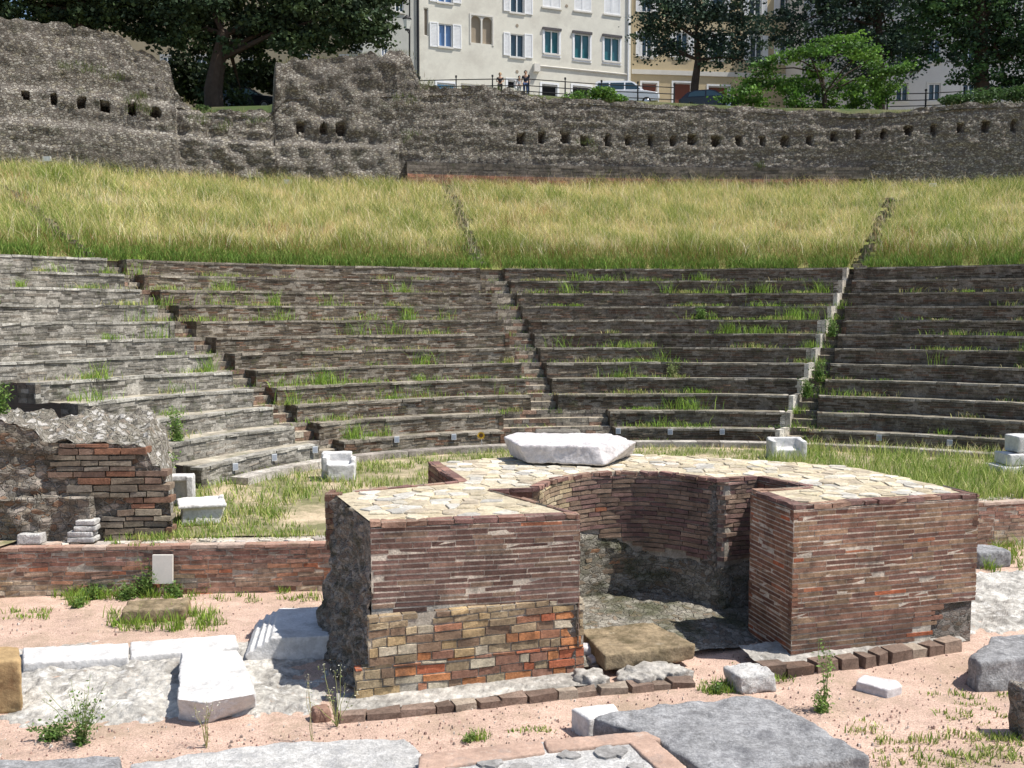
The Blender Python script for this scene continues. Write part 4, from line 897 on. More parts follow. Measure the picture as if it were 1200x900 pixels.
# ================================================================== GRASS AND PLANTS
STRAW = [(.78, .69, .37), (.70, .63, .31), (.84, .77, .50), (.62, .58, .24), (.66, .52, .29)]
GREEN = [(.16, .26, .04), (.22, .31, .055), (.12, .21, .03), (.26, .32, .08)]
YG = [(.42, .46, .15), (.35, .41, .12), (.50, .50, .21)]
def path_gap(p):                                     # three worn tracks up the bank
    px = pxcol(p[0], p[1]); return px
TRK = [((2, 218), (103, 300), 9), ((521, 212), (563, 312), 9), ((1046, 232), (1008, 316), 11)]
def grass_bank(n):
    P = []; H = []; C = []
    while len(P) < n:
        th = random.uniform(TH0, TH1); k = random.random()**.9*1.0; p = bank_pt(th, k)
        if p.y < 14: continue
        d = p.z-CAMH; px, py = pxx(*p), 450-F*((p.y*SP+d*CP)/(p.y*CP-d*SP))
        if px < -180 or px > 1380: continue
        skip = False; edge = 0
        for (ax, ay), (bx, by), w in TRK:
            t = (py-ay)/(by-ay)
            if -.1 < t < 1.1:
                dd = abs(px-lerp(ax, bx, t)-6*mn.noise(Vector((py*.06, ax, 1))))
                if dd < w*random.uniform(.5, 1.1) and random.random() < .93: skip = True
                elif dd < w*2.6: edge = 1
        if skip: continue
        nz = mn.noise(Vector((p.x*.35, p.y*.5, 3))); n2 = mn.noise(Vector((p.x*1.3, p.y*1.6, 9)))
        low = max(0, 1-k/.22)
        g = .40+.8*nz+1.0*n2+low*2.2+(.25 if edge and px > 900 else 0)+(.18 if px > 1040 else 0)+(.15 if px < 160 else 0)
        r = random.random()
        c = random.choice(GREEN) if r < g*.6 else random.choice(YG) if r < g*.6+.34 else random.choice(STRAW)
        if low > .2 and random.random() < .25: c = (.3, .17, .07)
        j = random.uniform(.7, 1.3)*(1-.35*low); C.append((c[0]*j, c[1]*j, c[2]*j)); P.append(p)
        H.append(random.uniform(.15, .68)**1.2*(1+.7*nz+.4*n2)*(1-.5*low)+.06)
    return np.array([tuple(q) for q in P]), np.array(H), np.array(C)
n = 200000; P_, H_, C_ = grass_bank(n)
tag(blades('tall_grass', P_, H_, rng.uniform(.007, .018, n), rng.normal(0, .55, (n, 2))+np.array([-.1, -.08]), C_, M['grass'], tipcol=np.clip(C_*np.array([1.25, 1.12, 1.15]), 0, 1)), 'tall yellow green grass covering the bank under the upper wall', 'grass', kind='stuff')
# seed stalks and patches of other plants in the tall grass
sp, sh, sc_ = [], [], []
for _ in range(9000):
    q = bank_pt(random.uniform(TH0, TH1), random.uniform(.1, 1)); 
    if q.y > 14: sp.append(tuple(q)); sh.append(random.uniform(.45, .95)); sc_.append(pick([(.72, .66, .48), (.62, .52, .34), (.55, .42, .27)], .2))
for _ in range(150):
    c = bank_pt(random.uniform(TH0, TH1), random.uniform(.1, 1)); pal_ = random.choice([GREEN, GREEN, [(.36, .19, .09), (.42, .26, .13)], [(.10, .17, .04), (.14, .22, .05)], [(.68, .60, .42)]]); r_ = random.uniform(.2, .8)
    for _ in range(int(130*r_)):
        q = Vector((c.x+random.gauss(0, r_), c.y+random.gauss(0, r_*.5), 0)); d = Vector((q.x-CX, q.y-CY)); th = math.atan2(d.x, d.y); e_ = bank_pt(th, 1); r0 = radius(12, th)+.55; k = (d.length-r0)/((Vector(e_[:2])-Vector((CX, CY))).length-r0)
        if 0 < k < 1: sp.append(tuple(bank_pt(th, k))); sh.append(random.uniform(.25, .7)); sc_.append(pick(pal_, .25))
sp = np.array(sp); sc_ = np.array(sc_)
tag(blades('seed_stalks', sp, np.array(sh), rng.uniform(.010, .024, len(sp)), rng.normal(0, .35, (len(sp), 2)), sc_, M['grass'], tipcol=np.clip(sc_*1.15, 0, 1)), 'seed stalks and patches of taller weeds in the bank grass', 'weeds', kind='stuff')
fr = []
for _ in range(26000):
    th = random.uniform(TH0, TH1); k = abs(random.gauss(0, .05)); q = bank_pt(th, k)
    if q.y > 14 and mn.noise(Vector((th*25, 3, 3))) > -.35: fr.append(tuple(q))
fr = np.array(fr); nf_ = len(fr); cf_ = vary([(.10, .19, .03), (.15, .26, .045), (.08, .15, .025), (.20, .28, .06)], nf_, .3)
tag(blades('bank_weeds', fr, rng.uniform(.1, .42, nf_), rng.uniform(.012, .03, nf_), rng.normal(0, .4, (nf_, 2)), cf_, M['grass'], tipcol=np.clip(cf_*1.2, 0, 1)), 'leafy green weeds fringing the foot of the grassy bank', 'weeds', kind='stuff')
# stones in the worn tracks
mb = MB()
for (ax, ay), (bx, by), w in TRK:
    for _ in range(130):
        t = random.random(); px = lerp(ax, bx, t)+random.gauss(0, w*.45); py = lerp(ay, by, t); best = None
        for k in [i/24 for i in range(25)]:
            x, y = None, None
        # find the bank point on this sight line
        lo, hi = 30, 52
        thg = None
        for Y in np.arange(26, 52, .4):
            q = atY(px, py, Y); d = Vector((q.x-CX, q.y-CY)); th = math.atan2(d.x, d.y); r = d.length
            r0 = radius(12, th)+.55; e = bank_pt(th, 1); r1 = (Vector(e[:2])-Vector((CX, CY))).length; k = (r-r0)/(r1-r0)
            if 0 <= k <= 1 and abs(bank_pt(th, k).z-q.z) < .09: thg = bank_pt(th, k); break
        if thg is None: continue
        s = random.uniform(.08, .26); mb.box(thg.x, thg.y, thg.z+.02, s*1.5, s, s*.7, random.uniform(0, 3), pick([(.22, .19, .14), (.18, .15, .11), (.13, .11, .085), (.27, .23, .17)], .2))
tag(mb.build('track_stones', M['seat']), 'loose stones in the worn tracks across the grassy bank', 'stones', kind='stuff')
# weeds on the seats
P = []; H = []; C = []; LN = []
WEED = [(.22, .36, .05), (.32, .44, .08), (.15, .27, .04), (.40, .40, .13), (.46, .40, .20)]
def clump(c, n, sp, h, pal, elong=None):
    for _ in range(n):
        o = Vector((random.gauss(0, sp), random.gauss(0, sp*.5), 0))
        if elong: o = Vector((elong.x*random.gauss(0, sp*2.2), elong.y*random.gauss(0, sp*2.2), 0))+o*.3
        P.append(tuple(c+o)); H.append(h*random.uniform(.4, 1.25)); j = random.uniform(.75, 1.25); q = random.choice(pal); C.append((q[0]*j, q[1]*j, q[2]*j))
for bi, rows in enumerate(ROWTH):
    for i in range(1, 13):
        ta, tb = rows[i]; L = (tb-ta)*radius(i, 0); n = int(L*(2.2 if bi == 0 else 3.6 if bi in (1, 2) else 2.2))
        for _ in range(n):
            th = random.uniform(ta, tb); back = random.random() < .7
            p = arc(i-1 if i > 1 else 1, th, .54 if i > 1 else -.15) if back else arc(i, th, random.uniform(0, .5))
            if i > 1 and back: p = arc(i, th, -.10-.1*random.random())
            z = ((i-1)*RISE if back else i*RISE)-.01
            dns = mn.noise(Vector((p.x*.35, p.y*.35, 6)))
            if random.random() > .38+1.3*dns: continue
            t = Vector((math.cos(th), -math.sin(th), 0)); big = random.random()
            pal = WEED[:3] if big > .45 else WEED[2:]
            clump(Vector((p.x, p.y, z)), random.randint(15, 70), random.uniform(.06, .22), random.uniform(.09, .22) if big < .8 else random.uniform(.28, .55), pal, t)
for a, b, lab, kind in STAIRS:
    for i in range(1, 13):
        for _ in range(3):
            th = lerp(ROWTH[a][i][1], ROWTH[b][i][0], random.random()); p = arc(i, th, random.uniform(-.1, .5)); clump(Vector((p.x, p.y, (i-1)*RISE-.1)), 30 if kind == 'right' else 18, .14, random.uniform(.2, .5) if kind == 'right' else .22, GREEN+WEED[:2])
# orchestra floor: grass thick near the kerb and on the right, bare earth in the middle left
dens = 0
for _ in range(9000):
    px = random.uniform(150, 1260); py = random.uniform(520, 640); p = at(px, py, -.02)
    c = lwf(lwL*max(0, min(1, (p.x+26)/52)))
    th = math.atan2(p.x-CX, p.y-CY); r = math.hypot(p.x-CX, p.y-CY)
    if r > radius(1, th)-.1: continue
    if px < 420:
        if py > 633-.02*(px-200): continue
        bare = math.exp(-(((px-372)/38)**2+((py-605)/24)**2))
        w = .6-1.0*bare+.9*mn.noise(Vector((p.x*.9, p.y*.9, 4)))
        if random.random() > w: continue
        clump(p, 9, .10, .20 if py < 615 else .13, GREEN[:3]+YG+WEED[2:4])
    elif px > 760:
        if p.y < 21.4+(p.x-10.4)*.24: continue
        clump(p, 10, .13, random.uniform(.2, .5) if px > 900 else .15, GREEN[:3]+YG+(STRAW if r > radius(1, th)-1.3 else []))
    else:
        if py > (572 if px < 505 else 548): continue
        if px < 505 and (inside((p.x, p.y), OUT) or mn.noise(Vector((p.x*.9, p.y*.9, 4))) < -.25): continue
        clump(p, 10, .12, .17, GREEN+YG)
# tufts at foot of walls and on the gravel
for x0, x1, y0, y1, n, h in ((65, 205, 694, 704, 60, .22), (0, 60, 715, 726, 14, .12), (80, 100, 702, 712, 8, .2), (205, 390, 694, 706, 22, .14), (130, 260, 718, 742, 70, .2), (1150, 1200, 640, 672, 40, .25), (540, 570, 858, 868, 6, .1), (600, 640, 852, 858, 6, .06), (820, 860, 800, 814, 14, .13), (1090, 1200, 800, 850, 24, .08), (1030, 1200, 860, 900, 70, .09), (1000, 1030, 840, 862, 6, .07), (905, 935, 785, 800, 6, .1), (1155, 1200, 795, 808, 14, .12), (880, 910, 775, 792, 8, .08), (120, 200, 630, 640, 10, .1), (0, 60, 622, 634, 14, .3)):
    for _ in range(n):
        x, y = random.uniform(x0, x1), random.uniform(y0, y1); p = at(x, y, ZL if y > 640 else -.06); clump(p, 14, .06, h*random.uniform(.5, 1.3), GREEN+WEED[:2] if y < 840 or x < 700 else GREEN+YG)
# plants rooted in the old walls
for px, py in [(75, 80), (105, 83), (135, 92), (165, 115), (165, 130), (235, 140), (262, 150), (300, 142), (480, 160), (500, 100), (690, 170), (890, 197), (480, 118), (155, 118)]:
    for _ in range(8):
        q = (px+random.gauss(0, 6), py+random.gauss(0, 3)); x, y = wall_at(q[0]); p = atY(q[0], q[1], y-.32); clump(p, 12, .12, .28, [(.07, .11, .025), (.10, .14, .035), (.13, .13, .05)])
for k in range(520):                                  # fringe on the wall top
    px = random.uniform(215, 1200); x, y = wall_at(px); z = wall_z(px, TOPY)-.06
    clump(Vector((x*1.008, y*1.008, z)), 9, .18, random.uniform(.1, .32), [(.10, .13, .03), (.18, .18, .07), (.24, .2, .1), (.08, .11, .03)])
P = np.array(P); n = len(P)
tag(blades('weeds', P, np.array(H), rng.uniform(.010, .022, n), rng.normal(0, .35, (n, 2)), np.array(C), M['grass'], tipcol=np.clip(np.array(C)*1.2, 0, 1)), 'weeds and short grass growing on seats, ledges and earth', 'weeds', kind='stuff')

def plant(p, h, spread, ns, lab, leafc, leafn=40, leafs=.06, stemc=(.2, .26, .09), bushy=.6, flower=None, grp=None, name='weed_plant', cat='plant', upright=False):
    e = empty(name, p, lab, cat, grp); mb = MB(); LP = []; FP = []
    for _ in range(ns):
        a = random.uniform(0, 6.28); r = spread*random.random()**.6; hh = h*random.uniform(.45, 1.05); q = [Vector(p)]
        for k in range(1, 5): t = k/4; q.append(Vector((p[0]+math.cos(a)*r*t**1.3+random.gauss(0, .012), p[1]+math.sin(a)*r*t**1.3+random.gauss(0, .012), p[2]+hh*t)))
        mb.tube(q, [.006, .005, .004, .003, .002], 4, stemc, False)
        for _ in range(leafn):
            t = random.random()**(.8 if upright else 1.6)*(1 if upright else bushy+.3); i = min(3, int(t*4)); c = q[i].lerp(q[min(4, i+1)], t*4-i); LP.append(tuple(c+Vector((random.gauss(0, leafs*.8), random.gauss(0, leafs*.8), random.gauss(0, leafs*.5)))))
        if flower: 
            for _ in range(flower): FP.append(tuple(q[4]+Vector((random.gauss(0, .03), random.gauss(0, .03), random.uniform(-.12, .02)))))
    mb.build('stem', M['stem'], e); nl = len(LP); LP = np.array(LP+FP); cc = np.concatenate([vary(leafc, nl, .3), vary([(.7, .7, .6), (.6, .6, .4)], len(FP))]) if FP else vary(leafc, nl, .3); leaves('foliage', LP, np.where(np.arange(len(LP)) < nl, leafs, .025), cc, M['leaf'], e, .2, .45)
    return e
G1 = [(.10, .19, .04), (.15, .24, .06), (.08, .15, .03)]; G2 = [(.17, .27, .06), (.22, .32, .08), (.12, .22, .05)]; G3 = [(.20, .24, .09), (.28, .29, .13), (.14, .19, .06)]
plant(PX(95, 872), .75, .45, 26, 'tall spindly flowering weed on the pink gravel at the lower left', G1, 26, .05, flower=10)
plant(PX(60, 866), .22, .3, 14, 'low leafy weed spreading left of the tall spindly weed', G1, 40, .06)
plant(PX(242, 876), .75, .16, 6, 'wispy thin weed in front of the square white marble block', G3, 7, .035, (.3, .28, .12), flower=5, upright=True)
plant(PX(366, 872), .85, .10, 3, 'very thin dry stalk left of the brick ruin corner', G3, 4, .03, (.36, .32, .18), flower=6, upright=True)
plant(PX(395, 852), .7, .35, 8, 'thin flowering weed at the left corner of the ruin', G3, 10, .035, (.3, .32, .12), flower=8, upright=True)
plant(PX(967, 832), .95, .13, 5, 'tall leafy green weed in front of the right brick pier', G2, 34, .055, upright=True)
plant(PX(962, 834), .3, .28, 12, 'low bushy weed around the foot of the tall one by the right pier', G2, 30, .05)
plant(PX(840, 812), .18, .16, 8, 'small green weed by the end of the kerb left of the hollowed stone', G1, 40, .05)
plant(PX(868, 790), .15, .14, 6, 'small green weed behind the hollowed stone', G2, 30, .045)
plant(PX(549, 868), .15, .12, 7, 'small green weed on the gravel above the framed panel', G2, 34, .04)
plant(PX(1130, 690), .3, .2, 8, 'green weed by the right end of the ruin', G1, 30, .05) if False else None
for x, y, h, lab in ((110, 702, .3, 'leftmost bushy green weed at the foot of the low brick wall'), (148, 703, .34, 'bushy green weed at the foot of the low brick wall, left of the leaning panel'), (205, 700, .32, 'bushy green weed just right of the leaning panel'), (172, 668, .3, 'green weed growing behind the leaning panel up the low wall')):
    plant(PX(x, y) if y > 690 else at(x, 699, ZL), h if y > 690 else .75, .28, 14, lab, G1, 34, .07, grp='bushy weeds along the low brick wall')
plant(PX(92, 712), .22, .16, 9, 'round weed on the gravel at the left, in front of the low wall', G2, 40, .06)
plant(PX(378, 690), .6, .16, 8, 'dry weed in the corner between the low wall and the ruin', G3, 14, .05, (.36, .3, .18), flower=4)
for x, y, i, h, lab in ((14, 472, 4, .8, 'tall green weed before the stub of the highest cut off row'), (175, 520, 2, .7, 'bright green bushy weed on the left rows, nearest the left stump'), (218, 503, 2, .95, 'tallest green weed on the left rows'), (206, 540, 1, .6, 'green weed on the left rows above the framed marble block'), (360, 520, 0, .6, 'green weed at the foot of the leftmost stairway'), (35, 632, -1, .55, 'green weed at the foot of the left stump'), (790, 440, 4, .7, 'tall pale weed on the right middle bank'), (822, 392, 8, .6, 'round green weed high on the right middle bank'), (945, 470, 3, .7, 'dense green weed on the right stairway'), (960, 440, 4, .7, 'dense green weed higher on the right stairway'), (975, 385, 7, .7, 'green weed halfway up the right stairway')):
    if i >= 1: q = arc(i, theta(x, i), .35); z = i*RISE-.02; p = Vector((q.x, q.y, z))
    else: p = at(x, y, -.05)
    e = plant(p, h, .28, 22, lab, G2 if x < 500 else G3 if x == 790 else G1, 26, .085, name='weed_plant', grp='larger weeds on the seats')
# loose pebbles on the gravel court
mb = MB()
for _ in range(4200):
    px = random.uniform(-20, 1220); py = 690+215*random.random()**.8; p = at(px, py, ZL)
    if (px < 415 and 745 < py < 850) or inside((p.x, p.y), OUT): continue
    s_ = random.uniform(.006, .017)*(1.8 if random.random() < .06 else 1); c = pick([(.30, .2, .17), (.42, .3, .25), (.2, .16, .14), (.55, .5, .45), (.5, .34, .28)], .2); a = random.uniform(0, 3)
    P0 = [(p.x+s_*math.cos(a+t)*random.uniform(.7, 1.2), p.y+s_*math.sin(a+t)*random.uniform(.7, 1.2), ZL-.01) for t in (0, 1.57, 3.14, 4.71)]
    mb.hexa(P0+[(lerp(p.x, q[0], .6), lerp(p.y, q[1], .6), ZL+.012+s_*.45) for q in P0], c)
tag(mb.build('pebbles', M['pebble']), 'small loose pebbles scattered over the pink gravel', 'pebbles', kind='stuff')
# yellow flower
q = arc(1, theta(560, 1), -.3); p = Vector((q.x, q.y, 0)); fz = atY(560, 510, q.y).z
e = empty('sunflower', p, 'single yellow flower on a stalk before the lowest row', 'flower'); mb = MB(); mb.tube([p, p+Vector((.02, -.02, fz*.5)), Vector((p.x, p.y, fz))], .012, 5); mb.build('stalk', M['leaf'], e)
mb = MB()
for k in range(14):
    a = k*6.283/14; c, s = math.cos(a), math.sin(a); w = .035; mb.face([(p.x+c*.04-s*w, p.y-.02, fz+s*.04+c*w), (p.x+c*.13, p.y-.05, fz+s*.13), (p.x+c*.04+s*w, p.y-.02, fz+s*.04-c*w)], (.75, .45, .02))
mb.build('petals', M['yellow'], e); mb = MB(); mb.tube([(p.x, p.y-.045, fz), (p.x, p.y+.01, fz)], .06, 10); mb.build('flower_head', M['flower_core'], e)

# ================================================================== TREES
def tree(name, lab, trunk, lobes, Y, pal, n, ls, mat='dark_leaf', limbs=5, grp='trees above the upper wall', depth=.8, clump_r=.55, flat=.5):
    """trunk: list of (px,py,radius m); lobes: crown masses (px,py,rx px,ry px,dy m)"""
    base = atY(trunk[0][0], trunk[0][1], Y); e = empty(name, base, lab, 'tree', grp); mb = MB()
    T = [atY(x, y, Y) for x, y, r in trunk]; T[0].z -= .6; mb.tube(T, [r for x, y, r in trunk], 9, (.06, .05, .04))
    LB = []
    for x, y, rx, ry, dy in lobes: c = atY(x, y, Y); c.y += dy; LB.append((c, rx/F*Y, ry/F*Y))
    for c, rx, rz in LB[:limbs+4]:
        k = T[random.randint(len(T)//2, len(T)-1)]; m_ = k.lerp(c, .5)+Vector((0, 0, .2)); mb.tube([k, m_, c], [trunk[-1][2]*.6, trunk[-1][2]*.4, .03], 6)
    mb.build('trunk', M['bark'], e)
    vol = np.array([rx*rz for c, rx, rz in LB]); vol = vol/vol.sum(); Pp = []; Cc = []
    for (c, rx, rz), v in zip(LB, vol):
        k = int(n*v); nc = max(6, int(k/45)); d = rng.normal(size=(nc, 3)); d /= np.linalg.norm(d, axis=1)[:, None]; rr = rng.uniform(.35, 1.05, nc)**.7
        cc = d*rr[:, None]*np.array([rx, min(rx, rz*1.2)*depth, rz])+np.array(c)
        idx = rng.integers(0, nc, k); off = rng.normal(size=(k, 3))*clump_r*.5; off[:, 2] *= flat; off = off*(.5+rng.random(nc)[idx])[:, None]
        Pp.append(cc[idx]+off); base_c = np.array(pal)[rng.integers(0, len(pal), nc)]*rng.uniform(.7, 1.3, (nc, 1)); Cc.append(base_c[idx]*rng.uniform(.8, 1.2, (k, 1)))
    Pp = np.concatenate(Pp); leaves('crown', Pp, ls, np.clip(np.concatenate(Cc), 0, 1), M[mat], e, .25, .7); return e
DK = [(.030, .055, .024), (.042, .07, .028), (.022, .040, .020), (.06, .095, .035)]
DB = [(.03, .058, .04), (.045, .08, .05), (.022, .04, .032), (.06, .10, .05)]
AC = [(.08, .18, .03), (.12, .24, .04), (.05, .11, .022), (.16, .29, .05)]
tree('evergreen_tree', 'dark evergreen with a thick trunk standing in the gap of the upper wall', [(252, 132, .55), (250, 105, .5), (256, 70, .4), (262, 40, .3)], [(215, 30, 40, 34, 1), (225, -20, 60, 40, 1), (300, 0, 70, 40, 2), (360, 0, 60, 45, 2), (240, 85, 22, 30, 2), (270, 95, 18, 26, 2), (260, 30, 55, 40, 0), (320, 25, 60, 40, 1), (380, 20, 60, 40, 0), (430, 20, 42, 42, -1), (235, -10, 60, 45, 1), (340, -25, 80, 40, 0), (420, -25, 50, 40, 0), (345, 55, 22, 22, -1), (450, 0, 22, 40, 0), (405, 40, 45, 25, -1), (250, 60, 28, 28, 1), (290, 55, 25, 20, 2)], 55, DK, 38000, .25)
tree('evergreen_tree', 'dark evergreen tree behind the high left end of the upper wall', [(95, 60, .4), (95, 20, .35), (98, -10, .25)], [(170, 0, 50, 40, 0), (110, 25, 40, 20, 0), (60, 10, 50, 20, 0), (20, 0, 55, 26, 0), (90, 2, 50, 28, 0), (150, 10, 45, 30, 0), (30, -35, 70, 30, 0), (130, -30, 70, 35, 0), (178, 15, 26, 34, 1), (-40, 0, 40, 30, 0), (205, 40, 18, 16, 0)], 58, DK, 30000, .28)
tree('broad_leaved_tree', 'tree with a slender dark trunk between the cream house and the ochre house', [(812, 128, .33), (814, 100, .3), (818, 70, .24), (816, 45, .18)], [(800, 30, 50, 30, 0), (850, 35, 50, 30, 0), (770, 20, 34, 30, 0), (815, 0, 70, 32, 0), (880, 40, 26, 22, 0), (765, 52, 24, 20, 0), (845, 65, 38, 22, 0), (870, 75, 24, 16, -1), (780, 65, 20, 14, 0), (855, 5, 40, 26, 0)], 74, DB, 11000, .27, clump_r=.75)
tree('conifer_tree', 'blue black conifer behind the bright green acacia', [(1032, 135, .38), (1031, 80, .33), (1030, 30, .25), (1028, -10, .2)], [(950, 20, 45, 34, 0), (1000, 15, 45, 40, 0), (1050, 20, 40, 40, 1), (920, 35, 24, 22, 0), (985, 55, 40, 24, 1), (1045, 65, 28, 30, 0), (970, -20, 60, 30, 0), (1040, -20, 50, 30, 0), (1065, 50, 22, 40, 1), (1020, 85, 26, 18, 2)], 78, DB, 21000, .27, clump_r=.75)
tree('acacia_tree', 'bright green feathery acacia spilling over the right part of the wall', [(968, 134, .16), (966, 110, .14), (962, 85, .1)], [(x_, y_, random.uniform(13, 24), random.uniform(6, 10), random.uniform(-1.5, 1.5)) for x_, y_ in ((960, 58), (985, 48), (1010, 44), (940, 68), (915, 72), (1000, 68), (1028, 64), (1040, 84), (895, 84), (925, 90), (960, 84), (990, 92), (1018, 98), (880, 98), (905, 106), (940, 106), (970, 110), (1000, 112), (1030, 112), (868, 112), (890, 120), (925, 120), (1045, 100), (975, 124), (1008, 124), (950, 124), (855, 116))], 62, AC, 15000, .2, 'leaf', clump_r=.6, flat=.3)
tree('evergreen_tree', 'large dark evergreen at the top right, partly cut by the edge', [(1152, 128, .5), (1150, 90, .45), (1150, 40, .4), (1148, 0, .3)], [(1150, 20, 60, 45, 0), (1200, 30, 60, 45, 0), (1110, 25, 40, 35, 1), (1190, 75, 50, 30, 0), (1130, 75, 36, 24, 0), (1160, -25, 80, 35, 0), (1240, 60, 50, 50, 0), (1095, -5, 36, 30, 0), (1180, 100, 40, 14, 0), (1085, 60, 18, 20, 1)], 66, [(.03, .07, .03), (.045, .095, .035), (.022, .045, .024), (.07, .14, .045)], 30000, .25, clump_r=.65)
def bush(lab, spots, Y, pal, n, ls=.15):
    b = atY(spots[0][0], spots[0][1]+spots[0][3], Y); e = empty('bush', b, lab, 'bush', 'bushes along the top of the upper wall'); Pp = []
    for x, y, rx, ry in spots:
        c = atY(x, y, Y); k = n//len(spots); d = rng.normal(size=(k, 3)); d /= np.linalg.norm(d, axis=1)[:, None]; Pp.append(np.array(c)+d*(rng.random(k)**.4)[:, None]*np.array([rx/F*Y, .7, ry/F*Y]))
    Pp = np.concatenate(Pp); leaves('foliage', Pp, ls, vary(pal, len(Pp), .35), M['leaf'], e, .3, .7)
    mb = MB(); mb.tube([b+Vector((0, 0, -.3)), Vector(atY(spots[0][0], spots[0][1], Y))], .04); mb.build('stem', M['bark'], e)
bush('bright green bush on the wall top in front of the white van', [(690, 115, 34, 9), (720, 118, 18, 7), (670, 119, 16, 7), (705, 108, 18, 6)], 51.5, AC, 3200)
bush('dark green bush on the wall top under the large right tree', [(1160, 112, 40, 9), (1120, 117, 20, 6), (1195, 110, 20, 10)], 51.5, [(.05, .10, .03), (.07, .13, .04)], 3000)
bush('dark hedge added to darken the shaded wall gap', [(235, 100, 26, 26), (275, 96, 30, 14), (318, 92, 22, 18), (215, 88, 22, 30), (300, 84, 30, 12)], 62.5, [(.025, .04, .018), (.035, .055, .02)], 7000, .3)  # dark foliage added to fill the shaded gap with darkness
bush('small green bush in the wall gap beside the thick trunk', [(238, 130, 10, 7), (262, 136, 14, 6)], 49.0, [(.06, .10, .03), (.08, .13, .04)], 900)

